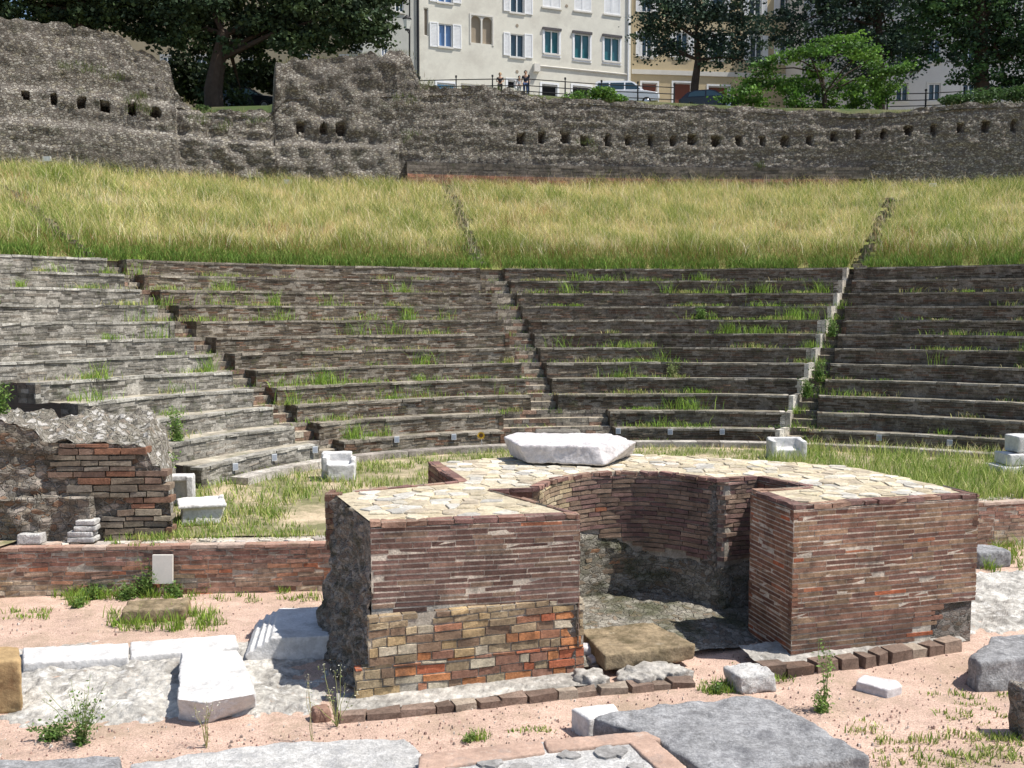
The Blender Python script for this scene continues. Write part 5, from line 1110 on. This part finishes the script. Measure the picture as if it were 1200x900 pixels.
# ================================================================== HOUSES
class Facade:
    """front of a house between two ground points; openings are given by their corners in the photo"""
    def __init__(s, p0, p1, z0, z1, deep, mat, name, lab, cat='house', grp=None):
        s.a = Vector(p0); s.b = Vector(p1); s.L = (s.b-s.a).length; s.t = (s.b-s.a)/s.L; s.n = Vector((s.t.y, -s.t.x)); s.z0, s.z1, s.deep, s.mat = z0, z1, deep, mat
        s.open = []; s.parts = []; s.root = empty(name, (*s.a.lerp(s.b, .5), z0), lab, cat, grp)
    def hit(s, px, py):
        k = (px-600)/F
        # the sight line of the pixel against the facade plane
        dx, dy, dz = _ray(px, py); den = dx*s.n.x+dy*s.n.y; t = (s.a.x*s.n.x+s.a.y*s.n.y)/den
        p = Vector((dx*t, dy*t)); return (p-s.a).dot(s.t), CAMH+dz*t
    def rect(s, x0, y0, x1, y1):
        xm, ym = (x0+x1)/2, (y0+y1)/2; u0, _ = s.hit(x0, ym); u1, _ = s.hit(x1, ym); _, zt = s.hit(xm, y0); _, zb = s.hit(xm, y1); return u0, u1, zb, zt
    def P(s, u, z, d=0): q = s.a+s.t*u+s.n*d; return (q.x, q.y, z)
    def slab(s, mb, u0, u1, za, zb, d0, d1, c=(.5, .5, .5)):
        mb.hexa([s.P(u0, za, d1), s.P(u1, za, d1), s.P(u1, za, d0), s.P(u0, za, d0), s.P(u0, zb, d1), s.P(u1, zb, d1), s.P(u1, zb, d0), s.P(u0, zb, d0)], c)
    def window(s, px, frame='white', glass='glass', shutters=None, lintel=False, sill=True, kind='window', mull=True, surround=None, closed=False):
        r = s.rect(*px); s.open.append(r); u0, u1, za, zb = r
        w = MB(); fw = .07
        if kind == 'window':
            s.slab(w, u0, u0+fw, za, zb, -.14, -.06); s.slab(w, u1-fw, u1, za, zb, -.14, -.06); s.slab(w, u0+fw, u1-fw, za, za+fw, -.14, -.06); s.slab(w, u0+fw, u1-fw, zb-fw, zb, -.14, -.06)
            if mull: m_ = (u0+u1)/2; s.slab(w, m_-fw*.6, m_+fw*.6, za+fw, zb-fw, -.145, -.055)
        else:
            s.slab(w, u0, u0+.06, za, zb, -.2, -.1); s.slab(w, u1-.06, u1, za, zb, -.2, -.1); s.slab(w, u0+.06, u1-.06, zb-.08, zb, -.2, -.1)
        wo = w.build('window' if kind == 'window' else 'doorway', M[frame], s.root)
        g = MB(); s.slab(g, u0+.03, u1-.03, za+.03, zb-.03, -.24, -.2); g.build('pane' if kind == 'window' else 'door_panel', M[glass], wo)
        if sill and kind == 'window': g = MB(); s.slab(g, u0-.1, u1+.1, za-.12, za, -.1, .09); g.build('sill', M['trim'], wo)
        if lintel: g = MB(); s.slab(g, u0-.18, u1+.18, zb+.02, zb+.2, -.02, .14); g.build('lintel', M['dark_trim'], wo)
        if surround:
            g = MB(); q = .16
            for a, b, c, d in ((u0-q, u0, za, zb+q), (u1, u1+q, za, zb+q), (u0, u1, zb, zb+q)): s.slab(g, a, b, c, d, -.1, .035)
            if kind == 'window': s.slab(g, u0-q, u1+q, za-q-.1, za-.121, -.02, .05)
            g.build('surround', M[surround], wo)
        if closed:
            for a, b in ((u0, (u0+u1)/2-.01), ((u0+u1)/2+.01, u1)): s.shutter(a, b, za, zb, wo, -.05, .0)
        for q in shutters or []:
            a, b, c, d = s.rect(*q); s.shutter(a, b, c, d, wo, .012, .065)
        return wo
    def shutter(s, a, b, c, d, wo, d0, d1):
        g = MB(); s.slab(g, a, a+.08, c, d, d0, d1); s.slab(g, b-.08, b, c, d, d0, d1); s.slab(g, a+.08, b-.08, c, c+.08, d0, d1); s.slab(g, a+.08, b-.08, d-.08, d, d0, d1)
        z = c+.1
        while z < d-.12: s.slab(g, a+.08, b-.08, z, z+.07, d0+.005, d1-.02); z += .1
        s.slab(g, a+.08, b-.08, c+.08, d-.08, d0, d0+.004); g.build('shutter', M['white'], wo)
    def finish(s, roof=True):
        us = sorted({0, s.L}|{u for r in s.open for u in (max(0, min(s.L, r[0])), max(0, min(s.L, r[1])))}); zs = sorted({s.z0, s.z1}|{z for r in s.open for z in (r[2], r[3]) if s.z0 < z < s.z1})
        mb = MB()
        for u0, u1 in zip(us, us[1:]):
            for za, zb in zip(zs, zs[1:]):
                um, zm = (u0+u1)/2, (za+zb)/2
                if any(r[0] < um < r[1] and r[2] < zm < r[3] for r in s.open): continue
                mb.face([s.P(u0, za), s.P(u1, za), s.P(u1, zb), s.P(u0, zb)])
        for u0, u1, za, zb in s.open:
            D = -.3
            mb.face([s.P(u0, za), s.P(u0, zb), s.P(u0, zb, D), s.P(u0, za, D)]); mb.face([s.P(u1, za), s.P(u1, za, D), s.P(u1, zb, D), s.P(u1, zb)])
            mb.face([s.P(u0, zb), s.P(u1, zb), s.P(u1, zb, D), s.P(u0, zb, D)]); mb.face([s.P(u0, za), s.P(u0, za, D), s.P(u1, za, D), s.P(u1, za)]); mb.face([s.P(u0, za, D), s.P(u0, zb, D), s.P(u1, zb, D), s.P(u1, za, D)])
        d = -s.deep
        mb.face([s.P(0, s.z0, d), s.P(0, s.z0), s.P(0, s.z1), s.P(0, s.z1, d)]); mb.face([s.P(s.L, s.z0), s.P(s.L, s.z0, d), s.P(s.L, s.z1, d), s.P(s.L, s.z1)]); mb.face([s.P(s.L, s.z0, d), s.P(0, s.z0, d), s.P(0, s.z1, d), s.P(s.L, s.z1, d)])
        mb.build('wall', M[s.mat], s.root)
        mb = MB(); e = .6; m_ = d/2; A_ = [s.P(-.3, s.z1, e), s.P(s.L+.3, s.z1, e), s.P(s.L+.3, s.z1, d-e), s.P(-.3, s.z1, d-e)]; B_ = [s.P(1.5, s.z1+2.5, m_), s.P(s.L-1.5, s.z1+2.5, m_)]
        mb.face([A_[0], A_[1], B_[1], B_[0]]); mb.face([A_[2], A_[3], B_[0], B_[1]]); mb.face([A_[1], A_[2], B_[1]]); mb.face([A_[3], A_[0], B_[0]]); mb.face(A_[::-1]); mb.build('roof', M['roof'], s.root)
    def pipe(s, px, y0, y1, r, mat='iron', name='drainpipe'):
        u, z1 = s.hit(px, y0); _, z0 = s.hit(px, y1); mb = MB(); mb.tube([s.P(u, z0, .1), s.P(u, z1, .1)], r, 8); mb.build(name, M[mat], s.root)

p0, p1 = atY(487, 100, 76), atY(739, 100, 83)
h = Facade((p0.x, p0.y), (p1.x, p1.y), 16.5, 33.5, 11, 'plaster', 'house', 'cream plastered house with white shutters and a twin arched blocked window')
h.window((514, 28, 530, 55), glass='glass_blue', shutters=[(503.5, 26, 513.5, 55), (530.5, 29, 540.5, 57)])
h.window((598, 40, 614, 67), glass='glass', shutters=[(590, 38, 597.6, 65), (614.5, 40, 624, 68)])
h.window((598, -14, 614, 15), glass='glass', shutters=[(590, -14, 597.6, 13), (614.5, -12, 624, 17)])
h.window((513, -22, 530, 3), glass='glass_blue', shutters=[(503.5, -22, 512.6, 2), (530.5, -22, 540.5, 4)])
for x0, y0, x1, y1 in ((638, 36, 655, 63), (673, 40, 691, 69), (708, 44, 726, 72)): h.window((x0, y0, x1, y1), glass='glass_teal', lintel=True, surround='white')
for x0, y0, x1, y1 in ((636, -20, 657, 9), (673, -16, 693, 13), (708, -12, 727, 17)): h.window((x0, y0, x1, y1), glass='glass', closed=True)
h.window((512, 97.5, 533, 106), glass='blue', kind='door', surround='white'); h.window((540, 99, 577, 108), glass='blind', kind='door')
h.window((595, 94, 604, 103), glass='dark', kind='door', surround='white'); h.window((635, 99, 653, 116), glass='dark', kind='door', surround='white'); h.window((671, 101, 692, 116), glass='dark', kind='door', surround='white')
h.window((496.5, 9, 502, 42), glass='blind', frame='trim', mull=False, sill=False)
# twin arched window, bricked up
r = h.rect(552, 19, 577, 51); h.open.append(r); u0, u1, za, zb = r; wo = None
mb = MB()
for a, b in ((u0, (u0+u1)/2-.06), ((u0+u1)/2+.06, u1)):
    m_, rr = (a+b)/2, (b-a)/2; zs = zb-rr
    ring = [(m_+rr*math.cos(t), zs+rr*math.sin(t)) for t in np.linspace(0, math.pi, 11)]
    for (ua, z_a), (ub, z_b) in zip(ring, ring[1:]): mb.faces([h.P(ua, z_a, -.02), h.P(ua, zb, -.02), h.P(ub, zb, -.02), h.P(ub, z_b, -.02), h.P(ua, z_a, -.22), h.P(ub, z_b, -.22)], [(0, 1, 2, 3), (0, 3, 5, 4)])
h.slab(mb, (u0+u1)/2-.06, (u0+u1)/2+.06, za, zb, -.22, -.015)
for a, b, c, d in ((u0-.12, u0, za-.1, zb+.14), (u1, u1+.12, za-.1, zb+.14), (u0, u1, zb, zb+.14)): h.slab(mb, a, b, c, d, -.05, .04)
wo = mb.build('window', M['trim'], h.root); g = MB(); h.slab(g, u0, u1, za, zb, -.28, -.225); g.build('blocking', M['blind'], wo)
h.pipe(489, -40, 112, .09); h.pipe(736.5, -40, 108, .07, 'white')
u0, z0 = h.hit(628, 77); u1, z1 = h.hit(736, 88); mb = MB(); mb.tube([h.P(u0, z0, .06), h.P(u1, z1+.02, .06)], .06, 6); mb.build('cable', M['trim'], h.root)
mb = MB(); u, z = h.hit(628, 80); h.slab(mb, u-.25, u+.25, z-.3, z+.3, .004, .3); mb.build('meter_box', M['trim'], h.root)
for x, y in ((606, 30), (606, 84), (664, 7)): mb = MB(); u, z = h.hit(x, y); mb.tube([h.P(u, z, .02), h.P(u, z, -.1)], .13, 8); mb.build('vent', M['blind'], h.root)
h.finish()
q0 = atY(425, 100, 74.5)
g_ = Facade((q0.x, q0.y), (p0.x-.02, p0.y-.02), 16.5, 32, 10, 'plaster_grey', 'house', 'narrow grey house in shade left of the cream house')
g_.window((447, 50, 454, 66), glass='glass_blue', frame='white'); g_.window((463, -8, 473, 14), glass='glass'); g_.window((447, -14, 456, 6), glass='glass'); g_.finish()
q0, q1 = atY(740, 100, 90), atY(935, 100, 92)
o = Facade((q0.x, q0.y), (q1.x, q1.y), 17, 40, 12, 'plaster_ochre', 'house', 'ochre house with red brown arched doors behind the slender tree')
for x0, y0, x1, y1 in ((879, 42, 893, 71), (878, -12, 892, 18), (835, 40, 849, 69), (835, -14, 849, 16), (792, 38, 806, 67), (792, -15, 806, 15), (752, 37, 764, 66), (752, -15, 764, 14), (914, 44, 927, 73), (914, -12, 927, 18)):
    o.window((x0, y0, x1, y1), shutters=[(x0-7, y0, x0-.6, y1), (x1+.6, y0, x1+7, y1)], surround='trim')
for x0, y0, x1, y1 in ((789, 97, 810, 124), (830, 101, 854, 124), (752, 97, 770, 122)): o.window((x0, y0, x1, y1), frame='white', glass='door', kind='door', surround='white')
mb = MB(); u0, z0 = o.hit(742, 84); o.slab(mb, 0, o.L, z0-.2, z0+.2, .004, .12); mb.build('string_course', M['trim'], o.root); o.finish()
q0, q1 = atY(940, 100, 84), atY(1260, 100, 82)
w_ = Facade((q0.x, q0.y), (q1.x, q1.y), 16, 34, 12, 'plaster_white', 'house', 'whitish house glimpsed behind the dark trees at the right')
for x0 in (955, 1000, 1050, 1088, 1128, 1170, 1210): w_.window((x0, 98, x0+14, 118), glass='glass', surround='trim'); w_.window((x0, 45, x0+14, 72), glass='glass', surround='trim')
w_.finish()
q0, q1 = atY(40, 100, 82), atY(424, 100, 78)
v_ = Facade((q0.x, q0.y), (q1.x, q1.y), 15, 33, 12, 'plaster_ochre', 'house', 'ochre house behind the dark evergreens at the left')
for x0 in (60, 110, 160, 190, 230, 285, 350, 400): v_.window((x0, 66, x0+12, 90), glass='glass', surround='trim')
v_.finish()

# ------------------------------------------------------------------ railing, street lamp
def railing(x0, x1, Y, lab, step, yoff=0):
    a = atY(x0, 110, Y); b = atY(x1, 110, Y); a.z = hill_z(a.x, a.y); e = empty('railing', a, lab, 'railing', 'street railings above the wall'); n = max(2, int((x1-x0)/step))
    pts = []
    for i in range(n+1):
        p = a.lerp(b, i/n); z = hill_z(p.x, p.y); pts.append(Vector((p.x, p.y, z))); mb = MB(); mb.tube([(p.x, p.y, z-.1), (p.x, p.y, z+1.0), (p.x, p.y, z+1.18)], [.06, .05, .03], 6); mb.tube([(p.x, p.y, z+1.16), (p.x, p.y, z+1.3)], [.075, .075], 6); mb.build('post', M['iron'], e)
    for h_ in (1.02, .58, .2):
        mb = MB(); mb.tube([p+Vector((0, 0, h_)) for p in pts], .032, 6); mb.build('rail', M['iron'], e)
railing(492, 790, 69.2, 'black iron street railing in front of the cream house', 42)
railing(1040, 1130, 68.5, 'black iron street railing under the right trees', 32)
b = atY(480, 108, 72); e = empty('street_lamp', b, 'black street lamp with a lantern in front of the grey house', 'street lamp')
T = atY(480, -8, 72); L1 = atY(477, 22, 72)
mb = MB(); mb.tube([b+Vector((0, 0, -.5)), Vector((b.x, b.y, b.z+1)), T], [.12, .07, .05], 8); mb.build('pole', M['iron'], e)
mb = MB(); c = atY(477, 28, 71.6); mb.tube([c+Vector((0, 0, -.45)), c+Vector((0, 0, .3)), c+Vector((0, 0, .34)), c+Vector((0, 0, .62))], [.16, .3, .36, .04], 6); 
lan = mb.build('lantern', M['iron'], e); mb = MB(); mb.tube([c+Vector((0, 0, -.36)), c+Vector((0, 0, .27))], [.19, .31], 6); mb.build('lamp_glass', M['lamp'], lan)
mb = MB(); mb.tube([c+Vector((0, 0, -.4)), c+Vector((.15, .2, -.7)), Vector((b.x, b.y, c.z-.9))], .035, 6); mb.build('bracket', M['iron'], e)

# ------------------------------------------------------------------ vehicles
def vehicle(name, lab, origin, rz, profile, cabin, width, paint, wheel_r, axles):
    """profile: side outline of the lower body (x forward, z); cabin: list of (x,z) of the glasshouse; nose towards +x"""
    e = empty(name, origin, lab, 'car'); ca, sa = math.cos(rz), math.sin(rz)
    W = lambda x, y, z: (origin[0]+x*ca-y*sa, origin[1]+x*sa+y*ca, origin[2]+z)
    mb = MB(); hw = width/2
    rows = [(-hw*.93, .0), (-hw, .04), (hw, .04), (hw*.93, .0)]
    n = len(profile); V = []
    secs = [(-hw, .94), (-hw*.96, 1), (hw*.96, 1), (hw, .94)]; cx = sum(p[0] for p in profile)/n; cz = sum(p[1] for p in profile)/n
    for y, s in secs: V += [W(cx+(x-cx)*s, y, cz+(z-cz)*s) for x, z in profile]
    fl = [tuple(range(n)), tuple(range(3*n, 4*n))[::-1]]
    for k in range(3): fl += [(k*n+i, (k+1)*n+i, (k+1)*n+(i+1) % n, k*n+(i+1) % n) for i in range(n)]
    mb.faces(V, fl); body = mb.build('body', M[paint], e)
    # glasshouse narrower towards the roof, with windows set in
    mb = MB(); zc0 = min(z for x, z in cabin); zc1 = max(z for x, z in cabin); m_ = len(cabin); V = []
    for sg in (-1, 1): V += [W(x, sg*(hw*.94-.16*(z-zc0)/(zc1-zc0)*hw), z) for x, z in cabin]
    mb.faces(V, [tuple(range(m_)), tuple(range(m_, 2*m_))[::-1]]+[(i, m_+i, m_+(i+1) % m_, (i+1) % m_) for i in range(m_)]); mb.build('cabin', M[paint], e)
    return e, W, hw, zc0, zc1
def wheels(e, W, hw, r, axles):
    for x in axles:
        for sg in (-1, 1):
            mb = MB(); mb.tube([W(x, sg*(hw-.2), r), W(x, sg*(hw-.17), r), W(x, sg*(hw-.0), r), W(x, sg*(hw+.02), r)], [r*.9, r, r, r*.9], 18); wh = mb.build('wheel', M['tyre'], e)
            mb = MB(); mb.tube([W(x, sg*(hw+.015), r), W(x, sg*(hw+.03), r)], [r*.62, r*.55], 14); mb.build('rim', M['rim'], wh)
def side_glass(e, W, hw, zc0, zc1, quads):
    for q in quads:
        for sg in (-1, 1):
            mb = MB(); P = [W(x, sg*(hw*.94-.16*(z-zc0)/(zc1-zc0)*hw+.012), z) for x, z in q]; mb.face(P if sg < 0 else P[::-1]); mb.build('side_window', M['glass'], e)
vg = atY(716, 97, 71.0); g0 = vg.z-1.78; vo = (atY(733, 110, 71).x, 71.0, g0)
e, W, hw, a, b = vehicle('parked_van', 'white people carrier parked behind the green bush by the railing', vo, rad(-3), [(-2.2, .35), (2.2, .35), (2.3, .55), (2.28, .80), (2.1, .93), (1.3, 1.06), (.9, 1.1), (-2.15, 1.1), (-2.25, .7)], [(-2.15, 1.09), (1.25, 1.05), (.55, 1.66), (.2, 1.76), (-1.9, 1.78), (-2.1, 1.68)], 1.8, 'car_white', .31, (-1.35, 1.4))
wheels(e, W, hw, .31, (-1.35, 1.4)); side_glass(e, W, hw, a, b, [[(-2.0, 1.15), (-1.2, 1.15), (-1.2, 1.63), (-1.95, 1.63)], [(-1.1, 1.15), (-.15, 1.15), (-.15, 1.63), (-1.1, 1.63)], [(-.05, 1.15), (1.0, 1.13), (.5, 1.56), (.38, 1.63), (-.05, 1.63)]])
mb = MB(); y = hw*.72; mb.face([W(1.24, -y, 1.085), W(1.24, y, 1.085), W(.62, y*.92, 1.63), W(.62, -y*.92, 1.63)]); mb.build('windscreen', M['glass'], e)
for sg in (-1, 1): mb = MB(); mb.hexa([W(*q) for q in [(2.12, sg*.62-.16, .72), (2.31, sg*.62-.16, .72), (2.31, sg*.62+.16, .72), (2.12, sg*.62+.16, .72), (2.05, sg*.62-.16, .88), (2.27, sg*.62-.16, .88), (2.27, sg*.62+.16, .88), (2.05, sg*.62+.16, .88)]]); mb.build('headlight', M['lamp'], e)
CARP = [(-2.0, .3), (2.0, .3), (2.1, .55), (2.0, .78), (1.2, .9), (-1.8, .92), (-2.1, .8)]; CARC = [(-1.9, .9), (1.15, .88), (.35, 1.36), (.0, 1.43), (-1.0, 1.42), (-1.5, 1.28)]
def darkcar(px, py, Y, rz, lab):
    t = atY(px, py, Y); e, W, hw, a, b = vehicle('parked_car', lab, (t.x, Y, t.z-1.43), rz, CARP, CARC, 1.7, 'car_dark', .3, ()); wheels(e, W, hw, .3, (-1.25, 1.3))
    side_glass(e, W, hw, a, b, [[(-1.45, .97), (-.3, .97), (-.3, 1.34), (-1.0, 1.34), (-1.3, 1.24)], [(-.2, .97), (.9, .96), (.3, 1.28), (.05, 1.35), (-.2, 1.35)]])
    mb = MB(); y = hw*.72; mb.face([W(1.14, -y, .91), W(1.14, y, .91), W(.42, y*.9, 1.335), W(.42, -y*.9, 1.335)]); mb.build('windscreen', M['glass'], e)
    for sg in (-1, 1): mb = MB(); mb.hexa([W(*q) for q in [(1.9, sg*.55-.15, .6), (2.105, sg*.55-.15, .6), (2.105, sg*.55+.15, .6), (1.9, sg*.55+.15, .6), (1.85, sg*.55-.15, .73), (2.03, sg*.55-.15, .73), (2.03, sg*.55+.15, .73), (1.85, sg*.55+.15, .73)]]); mb.build('headlight', M['lamp'], e)
darkcar(832, 107, 70.5, rad(-14), 'dark car parked beside the slender dark tree trunk')
darkcar(292, 105, 60, rad(-10), 'dark car parked in deep shade behind the wall gap')

# ------------------------------------------------------------------ people at the railing
def skin_body(name, joints, edges, mat, parent, sub=2):
    me = bpy.data.meshes.new(name); me.from_pydata([tuple(Vector(j[0])-world_loc(parent)) for j in joints], edges, []); me.update()
    o = link(name, me, parent); me.materials.append(mat); m = o.modifiers.new('skin', 'SKIN'); m.use_smooth_shade = True
    for i, j in enumerate(joints): v = me.skin_vertices[0].data[i]; v.radius = (j[1], j[1]*(j[2] if len(j) > 2 else .8)); v.use_root = (i == 0)
    s = o.modifiers.new('sub', 'SUBSURF'); s.levels = s.render_levels = sub; return o
def person(px, head_py, Y, lab, H, top, legs, hair, arms, ground=None):
    t = atY(px, head_py, Y); X = t.x; G = t.z-H; e = empty('person', (X, Y, G), lab, 'person'); s = H/1.75
    Q = lambda x, y, z: (X+x*s, Y+y*s, G+z*s)
    hl, hr = arms
    J = [(Q(0, 0, .95), .13*s, .75), (Q(0, 0, 1.15), .125*s, .7), (Q(0, 0, 1.36), .15*s, .62), (Q(0, 0, 1.47), .06*s, 1), (Q(0, -.01, 1.56), .075*s, 1), (Q(0, -.015, 1.66), .095*s, 1.1), (Q(0, 0, 1.72), .06*s, 1),
         (Q(-.10, 0, .88), .085*s, 1), (Q(-.10, -.01, .48), .06*s, 1), (Q(-.11, .02, .09), .04*s, 1), (Q(-.115, -.14, .04), .035*s, .8),
         (Q(.10, 0, .88), .085*s, 1), (Q(.10, -.01, .48), .06*s, 1), (Q(.11, .02, .09), .04*s, 1), (Q(.115, -.14, .04), .035*s, .8),
         (Q(-.19, 0, 1.40), .055*s, 1), (Q(*hl[0]), .042*s, 1), (Q(*hl[1]), .032*s, 1), (Q(*hl[2]), .03*s, .6), (Q(.19, 0, 1.40), .055*s, 1), (Q(*hr[0]), .042*s, 1), (Q(*hr[1]), .032*s, 1), (Q(*hr[2]), .03*s, .6)]
    E = [(0, 1), (1, 2), (2, 3), (3, 4), (4, 5), (5, 6), (0, 7), (7, 8), (8, 9), (9, 10), (0, 11), (11, 12), (12, 13), (13, 14), (2, 15), (15, 16), (16, 17), (17, 18), (2, 19), (19, 20), (20, 21), (21, 22)]
    skin_body('body', J, E, M['skin'], e)
    k = 1.16; SH = [(J[i][0], J[i][1]*k, *J[i][2:]) for i in (0, 1, 2, 15, 16, 19, 20)]
    SH[4] = (tuple(Vector(J[15][0]).lerp(Vector(J[16][0]), .55)), .055*s*k, 1); SH[6] = (tuple(Vector(J[19][0]).lerp(Vector(J[20][0]), .55)), .055*s*k, 1)
    skin_body('shirt', SH, [(0, 1), (1, 2), (2, 3), (3, 4), (2, 5), (5, 6)], M[top], e)
    TR = [(J[i][0], J[i][1]*1.2, *J[i][2:]) for i in (0, 7, 8, 9, 11, 12, 13)]; skin_body('trousers', TR, [(0, 1), (1, 2), (2, 3), (0, 4), (4, 5), (5, 6)], M[legs], e)
    hd = Vector(Q(0, .02, 1.68)); mb = MB()
    def P(i, j): a = i/12*6.283; b = -.5+j/6*2.07; r = .118*s; return (hd.x+r*math.cos(a)*math.cos(b), hd.y+r*1.1*math.sin(a)*math.cos(b)+(.03*s if b < .3 else 0), hd.z+r*math.sin(b))
    mb.grid(P, 12, 6, lambda i, j: (.1, .1, .1)); mb.build('hair', M[hair], e, True)
    mb = MB()
    for sx in (-.036, .036): q = Vector(Q(sx, -.105, 1.63)); mb.box(q.x, q.y, q.z, .022*s, .015, .012*s)
    q = Vector(Q(0, -.112, 1.56)); mb.box(q.x, q.y, q.z, .05*s, .012, .012*s); mb.build('face_features', M['hair_dark'], e)
    mb = MB(); mb.tube([Q(0, -.10, 1.635), Q(0, -.135, 1.59), Q(0, -.105, 1.583)], [.01*s, .02*s, .012*s], 6); mb.build('nose', M['skin'], e)
HANG = (((-.25, .0, 1.13), (-.24, -.10, .90), (-.24, -.13, .82)), ((.25, .0, 1.13), (.24, -.10, .90), (.24, -.13, .82)))
LEAN = (((-.26, -.02, 1.14), (-.14, -.26, 1.08), (-.08, -.30, 1.08)), ((.26, -.02, 1.14), (.14, -.26, 1.08), (.08, -.30, 1.08)))
person(586, 85.5, 69.7, 'person with blond hair in a black sleeveless top leaning on the street railing', 1.66, 'black_top', 'black_top', 'hair_blond', LEAN)
person(616, 83, 69.9, 'tall person in a dark navy shirt and jeans standing at the street railing', 1.82, 'navy', 'jeans', 'hair_dark', HANG)
person(608.5, 89, 70.6, 'smaller person in a pale top half hidden between the two others at the railing', 1.45, 'pale_top', 'pale_top', 'hair_dark', HANG)

# ================================================================== LIGHT, SKY, CAMERA
SUN_EL, SUN_DIR = rad(60), Vector((1, -.16))        # high sun from the right, a little in front of the ruin
az = math.atan2(SUN_DIR.x, SUN_DIR.y)               # from +Y towards +X
wd = bpy.data.worlds.new('World'); scene.world = wd; wd.use_nodes = True; nt = wd.node_tree
sky = nt.nodes.new('ShaderNodeTexSky'); sky.sky_type = 'NISHITA'; sky.sun_disc = False; sky.sun_elevation = SUN_EL; sky.sun_rotation = az; sky.altitude = 50
nt.links.new(sky.outputs[0], nt.nodes['Background'].inputs['Color']); nt.nodes['Background'].inputs['Strength'].default_value = .105
ld = bpy.data.lights.new('sun', 'SUN'); ld.energy = 4.8; ld.angle = rad(.53); ld.color = (1, .95, .87); lo_ = bpy.data.objects.new('sun', ld); COL.objects.link(lo_)
sv = Vector((SUN_DIR.normalized().x*math.cos(SUN_EL), SUN_DIR.normalized().y*math.cos(SUN_EL), math.sin(SUN_EL))); lo_.rotation_euler = sv.to_track_quat('Z', 'Y').to_euler(); lo_.location = (30, -10, 60)
cd = bpy.data.cameras.new('camera'); cam = bpy.data.objects.new('camera', cd); COL.objects.link(cam); cam.location = (0, 0, CAMH); cam.rotation_euler = (math.pi/2-PITCH, 0, 0)
cd.sensor_width = 36; cd.lens = F/1200*36; cd.clip_end = 2000; cd.clip_start = .1; scene.camera = cam
scene.view_settings.view_transform = 'Standard'; scene.view_settings.look = 'None'; scene.view_settings.gamma = 1; scene.view_settings.exposure = .5
scene.render.engine = 'CYCLES'; scene.cycles.max_bounces = 6
